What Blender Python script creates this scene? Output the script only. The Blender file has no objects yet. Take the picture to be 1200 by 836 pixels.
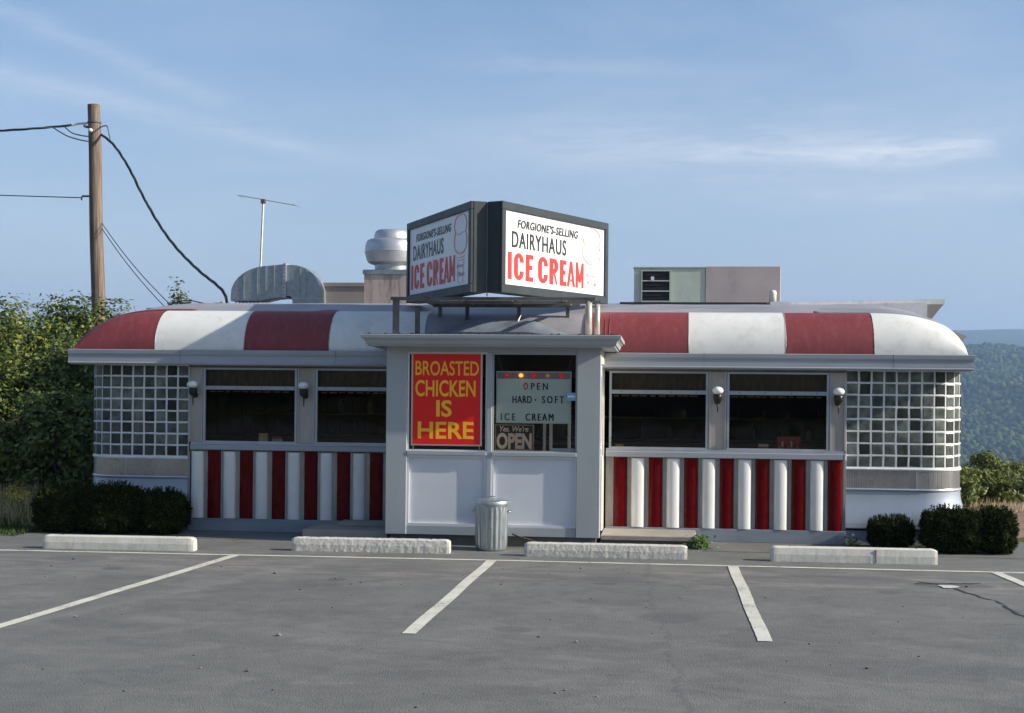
import bpy, math, random
import numpy as np
from mathutils import Vector, Matrix, noise as mnoise
rnd = random.Random(7)
SC = bpy.context.scene
COL = SC.collection
rad = math.radians

# ------------------------------------------------------------------ camera
cam_d = bpy.data.cameras.new('camera')
cam = bpy.data.objects.new('camera', cam_d)
COL.objects.link(cam)
YAW, ROLL = rad(6.588), 0.0095
Fv = Vector((-math.sin(YAW), math.cos(YAW), 0)); Rv = Vector((math.cos(YAW), math.sin(YAW), 0)); Uv = Vector((0, 0, 1))
cx = Rv*math.cos(ROLL) + Uv*math.sin(ROLL); cy = -Rv*math.sin(ROLL) + Uv*math.cos(ROLL); cz = -Fv
CAM = Vector((2.1565, -16.713, 1.95))
cam.matrix_world = Matrix(((cx.x, cy.x, cz.x, CAM.x), (cx.y, cy.y, cz.y, CAM.y), (cx.z, cy.z, cz.z, CAM.z), (0, 0, 0, 1)))
cam_d.sensor_width = 36; cam_d.lens = 49.5; cam_d.shift_y = 32/1200
cam_d.clip_start = 0.1; cam_d.clip_end = 30000
SC.camera = cam
SC.view_settings.view_transform = 'Standard'; SC.view_settings.look = 'None'
SC.view_settings.exposure = 0.6; SC.view_settings.gamma = 1

# ------------------------------------------------------------------ sun and sky
SUN_EL, SUN_AZ = 26.0, 96.5            # azimuth clockwise from +Y
sd = Vector((math.sin(rad(SUN_AZ))*math.cos(rad(SUN_EL)), math.cos(rad(SUN_AZ))*math.cos(rad(SUN_EL)), math.sin(rad(SUN_EL))))
sl = bpy.data.lights.new('sun', 'SUN'); sl.energy = 4.9; sl.angle = rad(0.5); sl.color = (1.0, 0.92, 0.79)
sun = bpy.data.objects.new('sun', sl); COL.objects.link(sun)
sun.rotation_euler = sd.to_track_quat('Z', 'Y').to_euler(); sun.location = (20, -10, 20)


class NT:
    """tiny helper round a node tree"""
    def __init__(s, nt): s.nt = nt; s.n = nt.nodes; s.l = nt.links
    def node(s, t, **kw):
        n = s.n.new(t)
        for k, v in kw.items(): setattr(n, k, v)
        return n
    def put(s, sock, v):
        if isinstance(v, bpy.types.NodeSocket): s.l.new(v, sock)
        elif v is not None: sock.default_value = v
    def m(s, op, a, b=None, c=None, clamp=False):
        n = s.node('ShaderNodeMath', operation=op, use_clamp=clamp)
        s.put(n.inputs[0], a); s.put(n.inputs[1], b); s.put(n.inputs[2], c)
        return n.outputs[0]
    def mix(s, f, a, b, mode='MIX'):
        n = s.node('ShaderNodeMix', data_type='RGBA', blend_type=mode)
        s.put(n.inputs[0], f); s.put(n.inputs[6], a if isinstance(a, bpy.types.NodeSocket) else (*a[:3], 1)); s.put(n.inputs[7], b if isinstance(b, bpy.types.NodeSocket) else (*b[:3], 1))
        return n.outputs[2]
    def ramp(s, f, lo, hi):
        n = s.node('ShaderNodeMapRange'); n.clamp = True
        s.put(n.inputs[0], f); n.inputs[1].default_value = lo; n.inputs[2].default_value = hi
        return n.outputs[0]
    def noise(s, vec, scale, detail=4, rough=0.55, dist=0.0):
        n = s.node('ShaderNodeTexNoise')
        if vec is not None: s.l.new(vec, n.inputs['Vector'])
        n.inputs['Scale'].default_value = scale; n.inputs['Detail'].default_value = detail
        n.inputs['Roughness'].default_value = rough; n.inputs['Distortion'].default_value = dist
        return n.outputs['Fac']
    def mapv(s, vec, scale=(1, 1, 1), loc=(0, 0, 0), rot=(0, 0, 0)):
        n = s.node('ShaderNodeMapping'); s.l.new(vec, n.inputs['Vector'])
        n.inputs['Scale'].default_value = scale; n.inputs['Location'].default_value = loc; n.inputs['Rotation'].default_value = rot
        return n.outputs[0]


world = bpy.data.worlds.new('World'); SC.world = world; world.use_nodes = True
w = NT(world.node_tree); w.n.clear()
sky = w.node('ShaderNodeTexSky', sky_type='NISHITA'); sky.sun_disc = False
sky.sun_elevation = rad(SUN_EL); sky.sun_rotation = rad(SUN_AZ)
sky.altitude = 400; sky.air_density = 1.0; sky.dust_density = 2.2; sky.ozone_density = 2.4
tc = w.node('ShaderNodeTexCoord'); dirv = tc.outputs['Generated']
sp = w.node('ShaderNodeSeparateXYZ'); w.l.new(dirv, sp.inputs[0])
az = w.m('MULTIPLY', w.m('ARCTAN2', sp.outputs[0], sp.outputs[1]), 57.29578)
el = w.m('MULTIPLY', w.m('ARCSINE', sp.outputs[2]), 57.29578)
cb = w.node('ShaderNodeCombineXYZ'); w.l.new(az, cb.inputs[0]); w.l.new(el, cb.inputs[1])
azel = cb.outputs[0]
wisp = w.noise(w.mapv(azel, (0.16, 0.9, 1), rot=(0, 0, 0.12)), 1.0, 7, 0.62, 0.5)
wispf = w.noise(w.mapv(azel, (0.45, 3.2, 1), rot=(0, 0, 0.10)), 1.0, 8, 0.68, 0.8)
wisp2 = w.noise(w.mapv(azel, (0.07, 0.28, 1), loc=(5, 3, 0)), 1.0, 5, 0.6, 0.3)


def streak(a, b, wid, z0, z1, soft0, soft1, amt):
    """a cirrus band along el = a + b*az"""
    d = w.m('DIVIDE', w.m('SUBTRACT', el, w.m('MULTIPLY_ADD', az, b, a)), wid)
    wob = w.m('MULTIPLY', w.m('SUBTRACT', wisp, 0.5), 2.2)
    d = w.m('ADD', d, wob)
    g = w.m('EXPONENT', w.m('MULTIPLY', w.m('MULTIPLY', d, d), -1.0))
    g = w.m('MULTIPLY', g, w.ramp(az, z0 - soft0, z0 + soft0))
    g = w.m('MULTIPLY', g, w.m('SUBTRACT', 1.0, w.ramp(az, z1 - soft1, z1 + soft1)))
    tex = w.m('MULTIPLY_ADD', w.ramp(wispf, 0.34, 0.66), 0.75, 0.25)
    return w.m('MULTIPLY', w.m('MULTIPLY', g, tex), amt)


cl = w.m('ADD', streak(9.35, -0.02, 0.42, 1.0, 12.2, 6.0, 0.6, 0.45), streak(9.0, 0.03, 0.22, 4.0, 12.0, 4.0, 0.5, 0.35))
for args in ((9.6, 0.0, 1.6, -8.0, 13.0, 5.0, 6.0, 0.28), (4.3, -0.36, 0.42, -45, -17.5, 5, 3, 0.22), (6.45, -0.19, 0.38, -45, -12.5, 5, 4, 0.26),
             (7.3, 0.03, 0.5, 2, 30, 4, 6, 0.22), (12.5, -0.04, 0.35, -9, 2, 2, 4, 0.18)):
    cl = w.m('ADD', cl, streak(*args))
veil = w.m('MULTIPLY', w.ramp(wisp2, 0.42, 0.85), 0.22)
cl = w.m('ADD', cl, veil, clamp=True)
cl = w.m('MULTIPLY', cl, w.ramp(el, -1, 3))
tint = w.mix(1.0, sky.outputs[0], (0.95, 1.0, 1.045), 'MULTIPLY')
pale = w.mix(w.m('MULTIPLY', w.m('SUBTRACT', 1.0, w.ramp(el, 0.0, 16.0)), 0.55), tint, (3.75, 4.0, 4.9))
lum = w.mix(cl, pale, (5.6, 5.8, 6.2))
bg = w.node('ShaderNodeBackground'); w.l.new(lum, bg.inputs[0]); bg.inputs[1].default_value = 0.104
wo = w.node('ShaderNodeOutputWorld'); w.l.new(bg.outputs[0], wo.inputs[0])

# ------------------------------------------------------------------ materials
MATS = {}


def pmat(name, col, rough=0.6, metal=0.0, col2=None, nscale=3.0, namt=0.5, bump=0.0, bscale=60, spec=0.5, stretch=(1, 1, 1), coat=0.0,
         dirt=None, dscale=1.5, damt=0.5, rvar=0.0, grain=0.0, islandvar=0.0, trans=0.0):
    if name in MATS: return MATS[name]
    m = bpy.data.materials.new(name); m.use_nodes = True
    t = NT(m.node_tree); b = t.n['Principled BSDF']
    geo = t.node('ShaderNodeNewGeometry'); pos = geo.outputs['Position']
    v = t.mapv(pos, stretch)
    c = t.mix(0.0, col, col)
    if col2 is not None:
        f = t.m('MULTIPLY', t.ramp(t.noise(v, nscale, 6, 0.6), 0.35, 0.68), namt)
        c = t.mix(f, col, col2)
    if dirt is not None:
        f = t.m('MULTIPLY', t.ramp(t.noise(v, dscale, 8, 0.7, 0.4), 0.5, 0.72), damt)
        c = t.mix(f, c, dirt)
    if grain:
        g = t.noise(pos, 240, 2, 0.7)
        c = t.mix(t.m('MULTIPLY', t.ramp(g, 0.35, 0.7), grain), c, tuple(x*0.55 for x in col))
    if rvar or islandvar:
        if islandvar: r = geo.outputs['Random Per Island']; amt = islandvar
        else:
            oi = t.node('ShaderNodeObjectInfo'); r = oi.outputs['Random']; amt = rvar
        k = t.m('MULTIPLY_ADD', r, 2*amt, 1-amt)
        cc = t.node('ShaderNodeHueSaturation'); t.l.new(c, cc.inputs['Color']); t.l.new(k, cc.inputs['Value']); c = cc.outputs[0]
    t.l.new(c, b.inputs['Base Color'])
    b.inputs['Roughness'].default_value = rough; b.inputs['Metallic'].default_value = metal
    b.inputs['Specular IOR Level'].default_value = spec; b.inputs['Coat Weight'].default_value = coat
    b.inputs['Coat Roughness'].default_value = 0.12
    if rough > 0.15:
        rr = t.m('MULTIPLY_ADD', t.noise(v, nscale*2.3, 4), 0.3, rough-0.15); t.l.new(rr, b.inputs['Roughness'])
    if bump:
        bn = t.node('ShaderNodeBump'); bn.inputs['Strength'].default_value = 1.0; bn.inputs['Distance'].default_value = bump
        t.l.new(t.noise(v, bscale, 5, 0.6), bn.inputs['Height']); t.l.new(bn.outputs[0], b.inputs['Normal'])
    MATS[name] = m
    return m


def leafmat(name, cols, rough=0.5, trans=0.35):
    if name in MATS: return MATS[name]
    m = bpy.data.materials.new(name); m.use_nodes = True
    t = NT(m.node_tree); b = t.n['Principled BSDF']; out = t.n['Material Output']
    geo = t.node('ShaderNodeNewGeometry')
    r = t.node('ShaderNodeValToRGB'); t.l.new(geo.outputs['Random Per Island'], r.inputs[0])
    cr = r.color_ramp; cr.elements[0].color = (*cols[0], 1); cr.elements[1].color = (*cols[-1], 1)
    for i, c in enumerate(cols[1:-1]): cr.elements.new((i+1)/(len(cols)-1)).color = (*c, 1)
    f = t.noise(geo.outputs['Position'], 1.3, 3)
    hs = t.node('ShaderNodeHueSaturation'); t.l.new(r.outputs[0], hs.inputs['Color']); t.l.new(t.m('MULTIPLY_ADD', f, 1.0, 0.5), hs.inputs['Value'])
    t.l.new(hs.outputs[0], b.inputs['Base Color']); b.inputs['Roughness'].default_value = rough
    b.inputs['Specular IOR Level'].default_value = 0.4 if rough < 0.7 else 0.08
    tr = t.node('ShaderNodeBsdfTranslucent'); t.l.new(hs.outputs[0], tr.inputs[0])
    mx = t.node('ShaderNodeMixShader'); mx.inputs[0].default_value = trans
    t.l.new(b.outputs[0], mx.inputs[1]); t.l.new(tr.outputs[0], mx.inputs[2]); t.l.new(mx.outputs[0], out.inputs[0])
    MATS[name] = m
    return m


def glassmat(name, tint, ior=1.45, rough=0.0):
    m = bpy.data.materials.new(name); m.use_nodes = True
    t = NT(m.node_tree); out = t.n['Material Output']; t.n.remove(t.n['Principled BSDF'])
    tr = t.node('ShaderNodeBsdfTransparent'); tr.inputs[0].default_value = (*tint, 1)
    gl = t.node('ShaderNodeBsdfGlossy'); gl.inputs['Roughness'].default_value = rough
    geo = t.node('ShaderNodeNewGeometry')
    bn = t.node('ShaderNodeBump'); bn.inputs['Distance'].default_value = 0.004
    t.l.new(t.noise(geo.outputs['Position'], 1.7, 2), bn.inputs['Height']); t.l.new(bn.outputs[0], gl.inputs['Normal'])
    fr = t.node('ShaderNodeFresnel'); fr.inputs[0].default_value = ior
    mx = t.node('ShaderNodeMixShader'); t.l.new(t.m('MULTIPLY', fr.outputs[0], 0.6), mx.inputs[0]); t.l.new(tr.outputs[0], mx.inputs[1]); t.l.new(gl.outputs[0], mx.inputs[2])
    t.l.new(mx.outputs[0], out.inputs[0])
    MATS[name] = m
    return m


GREY = (0.36, 0.38, 0.41)
M = dict(
    alu=pmat('painted_aluminium', (0.38, 0.405, 0.44), 0.45, 0.2, (0.31, 0.33, 0.365), 1.2, 0.8, 0.0008, 18, stretch=(0.35, 1, 3), dirt=(0.22, 0.21, 0.2), dscale=2.2, damt=0.35),
    frame=pmat('bright_aluminium', (0.5, 0.52, 0.56), 0.35, 0.5, (0.36, 0.38, 0.42), 5, 0.6),
    steel=pmat('weathered_steel', (0.46, 0.42, 0.37), 0.5, 0.3, (0.30, 0.26, 0.22), 2.0, 0.8, 0.0006, 40, stretch=(1, 1, 0.3), dirt=(0.2, 0.17, 0.14), dscale=5, damt=0.4),
    strip=pmat('stained_steel_strip', (0.42, 0.40, 0.36), 0.5, 0.35, (0.25, 0.23, 0.2), 9, 0.7, stretch=(1, 1, 0.3), dirt=(0.2, 0.16, 0.1), dscale=14, damt=0.5),
    white=pmat('white_porcelain', (0.76, 0.76, 0.73), 0.24, 0, (0.64, 0.63, 0.58), 4, 0.35, spec=0.6, coat=0.3, stretch=(1, 1, 0.4), dirt=(0.4, 0.36, 0.3), dscale=7, damt=0.2),
    red=pmat('red_porcelain', (0.112, 0.001, 0.002), 0.28, 0, (0.08, 0.0008, 0.0015), 4, 0.5, spec=0.15, coat=0.0, stretch=(1, 1, 0.4)),
    canred=pmat('red_roof_panel', (0.23, 0.038, 0.042), 0.6, 0, (0.17, 0.03, 0.034), 1.6, 0.8, 0.0012, 9, stretch=(3, 1, 1), dirt=(0.33, 0.12, 0.11), dscale=5, damt=0.4, grain=0.3),
    canwhite=pmat('white_roof_panel', (0.76, 0.76, 0.72), 0.5, 0, (0.62, 0.62, 0.58), 1.8, 0.6, 0.0012, 9, dirt=(0.42, 0.39, 0.33), dscale=6, damt=0.4, grain=0.14),
    roof=pmat('aluminium_roof_coating', (0.34, 0.33, 0.355), 0.6, 0.2, (0.22, 0.22, 0.235), 1.2, 0.9, 0.004, 8, stretch=(0.6, 1, 1), dirt=(0.5, 0.47, 0.5), dscale=1.4, damt=0.45),
    vpaint=pmat('grey_blue_paint', (0.37, 0.395, 0.41), 0.5, 0, (0.315, 0.34, 0.355), 1.5, 0.7, 0.0005, 30, stretch=(1, 1, 0.4), dirt=(0.33, 0.32, 0.31), dscale=3, damt=0.25),
    vpanel=pmat('pale_panel_paint', (0.66, 0.68, 0.71), 0.42, 0, (0.58, 0.60, 0.64), 1.3, 0.7, dirt=(0.5, 0.49, 0.46), dscale=2, damt=0.3),
    cream=pmat('cream_paint', (0.72, 0.68, 0.58), 0.5, 0, (0.6, 0.56, 0.46), 4, 0.6, stretch=(1, 1, 0.3), dirt=(0.32, 0.22, 0.14), dscale=6, damt=0.5),
    trim=pmat('white_trim_paint', (0.74, 0.74, 0.74), 0.5, 0, (0.6, 0.6, 0.6), 5, 0.5, dirt=(0.35, 0.33, 0.3), dscale=8, damt=0.4),
    mortar=pmat('white_mortar', (0.70, 0.70, 0.69), 0.8, 0, (0.55, 0.55, 0.55), 12, 0.6, 0.003, 50),
    skirt=pmat('skirt_enamel', (0.44, 0.49, 0.56), 0.3, 0.25, (0.38, 0.41, 0.45), 1.6, 0.8, coat=0.4, dirt=(0.36, 0.35, 0.33), dscale=2.5, damt=0.35, stretch=(1, 1, 0.6)),
    ribbed=pmat('fluted_stainless', (0.52, 0.50, 0.49), 0.27, 0.85, (0.36, 0.35, 0.34), 3, 0.7, stretch=(1, 1, 0.3), dirt=(0.34, 0.26, 0.2), dscale=3, damt=0.4),
    kick=pmat('kick_plate_paint', (0.27, 0.30, 0.34), 0.5, 0.1, (0.19, 0.21, 0.24), 2, 0.7, stretch=(0.5, 1, 2), dirt=(0.14, 0.13, 0.12), dscale=4, damt=0.4),
    conc=pmat('concrete', (0.34, 0.31, 0.27), 0.9, 0, (0.24, 0.22, 0.19), 3, 0.8, 0.006, 40, dirt=(0.14, 0.13, 0.11), dscale=2.2, damt=0.5, grain=0.3),
    concdark=pmat('dark_concrete', (0.13, 0.13, 0.115), 0.9, 0, (0.07, 0.07, 0.06), 4, 0.8, 0.006, 40, grain=0.3),
    stop=pmat('painted_concrete', (0.66, 0.65, 0.58), 0.8, 0, (0.50, 0.48, 0.43), 4, 0.7, 0.002, 40, dirt=(0.30, 0.27, 0.22), dscale=9, damt=0.35, grain=0.15),
    stoprough=pmat('flaking_painted_concrete', (0.64, 0.62, 0.56), 0.85, 0, (0.36, 0.34, 0.30), 22, 0.55, 0.007, 30, dirt=(0.24, 0.22, 0.19), dscale=14, damt=0.5, grain=0.25),
    galv=pmat('galvanised_steel', (0.36, 0.40, 0.42), 0.42, 0.6, (0.24, 0.28, 0.30), 14, 0.8, dirt=(0.5, 0.54, 0.56), dscale=25, damt=0.3),
    can=pmat('galvanised_can', (0.50, 0.55, 0.58), 0.33, 0.8, (0.34, 0.38, 0.40), 9, 0.7, dirt=(0.3, 0.28, 0.25), dscale=6, damt=0.3, stretch=(1, 1, 0.5)),
    fan=pmat('spun_aluminium', (0.52, 0.535, 0.545), 0.42, 0.6, (0.42, 0.43, 0.46), 2, 0.6, stretch=(1, 1, 5)),
    stucco=pmat('pink_cement', (0.47, 0.38, 0.34), 0.85, 0, (0.40, 0.31, 0.27), 2, 0.8, 0.003, 40, stretch=(3.5, 3.5, 0.5), dirt=(0.09, 0.07, 0.06), dscale=2.4, damt=0.85),
    tan=pmat('tan_wall_paint', (0.33, 0.29, 0.25), 0.8, 0, (0.27, 0.24, 0.21), 2, 0.7, dirt=(0.18, 0.16, 0.14), dscale=1.8, damt=0.4),
    acgreen=pmat('faded_green_enamel', (0.50, 0.56, 0.46), 0.6, 0, (0.43, 0.49, 0.42), 2, 0.7, dirt=(0.25, 0.26, 0.22), dscale=3, damt=0.3),
    acpink=pmat('faded_pinkish_enamel', (0.50, 0.43, 0.40), 0.6, 0, (0.40, 0.34, 0.32), 1.7, 0.8, dirt=(0.2, 0.17, 0.16), dscale=1.5, damt=0.5),
    black=pmat('black_metal', (0.012, 0.012, 0.013), 0.4, 0.2, (0.03, 0.03, 0.03), 9, 0.5),
    cab=pmat('cabinet_enamel', (0.018, 0.026, 0.030), 0.5, 0.05, (0.035, 0.045, 0.05), 3, 0.6, dirt=(0.09, 0.10, 0.10), dscale=9, damt=0.2, stretch=(1, 1, 0.5)),
    ironw=pmat('weathered_iron', (0.12, 0.13, 0.13), 0.6, 0.2, (0.06, 0.05, 0.045), 9, 0.7, dirt=(0.22, 0.11, 0.05), dscale=12, damt=0.4),
    pipe=pmat('galvanised_pipe', (0.5, 0.5, 0.44), 0.45, 0.4, (0.36, 0.34, 0.28), 9, 0.7, dirt=(0.3, 0.18, 0.1), dscale=12, damt=0.3),
    face=pmat('sign_face_white', (0.80, 0.79, 0.78), 0.4, 0, (0.73, 0.72, 0.72), 1.4, 0.5, dirt=(0.62, 0.6, 0.62), dscale=5, damt=0.25),
    lred=pmat('sign_red_lettering', (0.62, 0.035, 0.025), 0.45), lblack=pmat('sign_black_lettering', (0.02, 0.02, 0.025), 0.45),
    lpink=pmat('faint_pink_outline', (0.72, 0.36, 0.33), 0.5), lgrey=pmat('faint_grey_lettering', (0.22, 0.2, 0.22), 0.5),
    posterred=pmat('poster_red', (0.80, 0.006, 0.003), 0.6, 0, (0.72, 0.005, 0.003), 2, 0.5), yellow=pmat('poster_yellow', (0.95, 0.50, 0.015), 0.45),
    posteredge=pmat('poster_border', (0.66, 0.52, 0.42), 0.5),
    board=pmat('letter_board', (0.74, 0.80, 0.75), 0.45, 0, (0.68, 0.75, 0.70), 2, 0.6, stretch=(1, 1, 6)),
    boardtop=pmat('letter_board_header', (0.42, 0.26, 0.27), 0.5, 0, (0.3, 0.3, 0.33), 5, 0.8),
    orange=pmat('pale_orange_lettering', (0.86, 0.58, 0.42), 0.5), bluebox=pmat('pale_blue_card', (0.20, 0.38, 0.62), 0.5),
    bulbred=pmat('red_bulb', (0.65, 0.01, 0.015), 0.2, coat=0.5), bulbyel=pmat('yellow_bulb', (0.85, 0.5, 0.03), 0.2, coat=0.5), bulbamb=pmat('dull_amber_bulb', (0.45, 0.28, 0.04), 0.25, coat=0.4),
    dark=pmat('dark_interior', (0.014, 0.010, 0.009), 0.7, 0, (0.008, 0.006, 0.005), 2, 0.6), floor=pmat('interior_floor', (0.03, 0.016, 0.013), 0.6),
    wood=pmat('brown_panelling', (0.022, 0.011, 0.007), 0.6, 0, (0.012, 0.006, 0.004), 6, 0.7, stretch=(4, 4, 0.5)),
    curtain=pmat('olive_brown_curtain', (0.16, 0.125, 0.06), 0.9, 0, (0.07, 0.055, 0.028), 6, 0.7, stretch=(4, 4, 1)),
    fringe=pmat('tan_fringe', (0.55, 0.40, 0.24), 0.8, 0, (0.35, 0.22, 0.12), 8, 0.7),
    vcurtain=pmat('brown_blind', (0.13, 0.09, 0.06), 0.9, 0, (0.08, 0.055, 0.04), 4, 0.7),
    globe=pmat('opal_globe', (0.80, 0.80, 0.78), 0.22, 0, (0.72, 0.72, 0.7), 4, 0.3, coat=0.4),
    block=pmat('glass_block_face', (0.045, 0.055, 0.047), 0.22, 0, (0.19, 0.205, 0.185), 7, 0.6, 0.002, 16, spec=0.4, rvar=0.8),
    bark=pmat('bark', (0.10, 0.075, 0.055), 0.9, 0, (0.05, 0.04, 0.03), 9, 0.7, 0.01, 30, stretch=(1, 1, 0.2)),
    pole=pmat('weathered_pole_wood', (0.25, 0.19, 0.15), 0.9, 0, (0.085, 0.065, 0.052), 9, 1.0, 0.012, 26, stretch=(4, 4, 0.15), dirt=(0.05, 0.035, 0.03), dscale=9, damt=0.7),
    cable=pmat('black_cable', (0.02, 0.028, 0.026), 0.5), barewire=pmat('grey_wire', (0.25, 0.26, 0.27), 0.4, 0.5),
    line=None,
    soil=pmat('reddish_gravel', (0.27, 0.18, 0.13), 0.95, 0, (0.14, 0.10, 0.075), 5, 0.8, 0.03, 9, grain=0.4),
    tar=pmat('tar', (0.022, 0.022, 0.024), 0.6, 0, (0.05, 0.05, 0.05), 9, 0.6), paper1=pmat('yellow_card', (0.75, 0.55, 0.05), 0.6), paper2=pmat('pink_card', (0.65, 0.12, 0.24), 0.6),
    paperw=pmat('white_card', (0.7, 0.68, 0.62), 0.6), paperr=pmat('red_card', (0.42, 0.05, 0.04), 0.6), stainless=pmat('stainless_counter', (0.20, 0.17, 0.15), 0.35, 0.6),
)
for k_, e_ in (('bulbred', 0.25), ('bulbyel', 0.9), ('bulbamb', 0.15)):
    b_ = M[k_].node_tree.nodes['Principled BSDF']; c_ = {'bulbred': (0.8, 0.01, 0.01, 1), 'bulbyel': (1.0, 0.55, 0.05, 1), 'bulbamb': (0.6, 0.35, 0.03, 1)}[k_]
    b_.inputs['Emission Color'].default_value = c_; b_.inputs['Emission Strength'].default_value = e_
M['glass'] = glassmat('window_glass', (0.80, 0.78, 0.74)); M['glass2'] = glassmat('porch_glass', (0.93, 0.94, 0.92))
M['leaf'] = leafmat('tree_leaf', [(0.045, 0.075, 0.012), (0.085, 0.13, 0.022), (0.13, 0.175, 0.03), (0.19, 0.22, 0.045), (0.30, 0.28, 0.07)])
M['leaf2'] = leafmat('dark_tree_leaf', [(0.035, 0.07, 0.014), (0.085, 0.13, 0.024), (0.15, 0.195, 0.038), (0.30, 0.31, 0.08)])
M['leafy'] = leafmat('olive_shrub_leaf', [(0.04, 0.075, 0.015), (0.09, 0.13, 0.025), (0.16, 0.20, 0.045), (0.30, 0.30, 0.10)])
M['redleaf'] = leafmat('red_leaf', [(0.10, 0.02, 0.015), (0.20, 0.05, 0.03), (0.12, 0.09, 0.03)])
M['yew'] = leafmat('yew_needle', [(0.004, 0.008, 0.002), (0.008, 0.015, 0.003), (0.016, 0.026, 0.005), (0.07, 0.08, 0.02)], rough=0.8, trans=0.05)
M['weed'] = leafmat('weed_leaf', [(0.08, 0.17, 0.02), (0.13, 0.24, 0.03)])
M['flower'] = leafmat('goldenrod_flower', [(0.65, 0.40, 0.02), (0.8, 0.55, 0.03)], trans=0.2)
M['grass'] = leafmat('dry_grass', [(0.07, 0.10, 0.02), (0.16, 0.16, 0.05), (0.52, 0.43, 0.22), (0.70, 0.60, 0.36)])
M['greengrass'] = leafmat('green_grass', [(0.03, 0.055, 0.01), (0.05, 0.09, 0.015), (0.09, 0.12, 0.03)])


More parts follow.
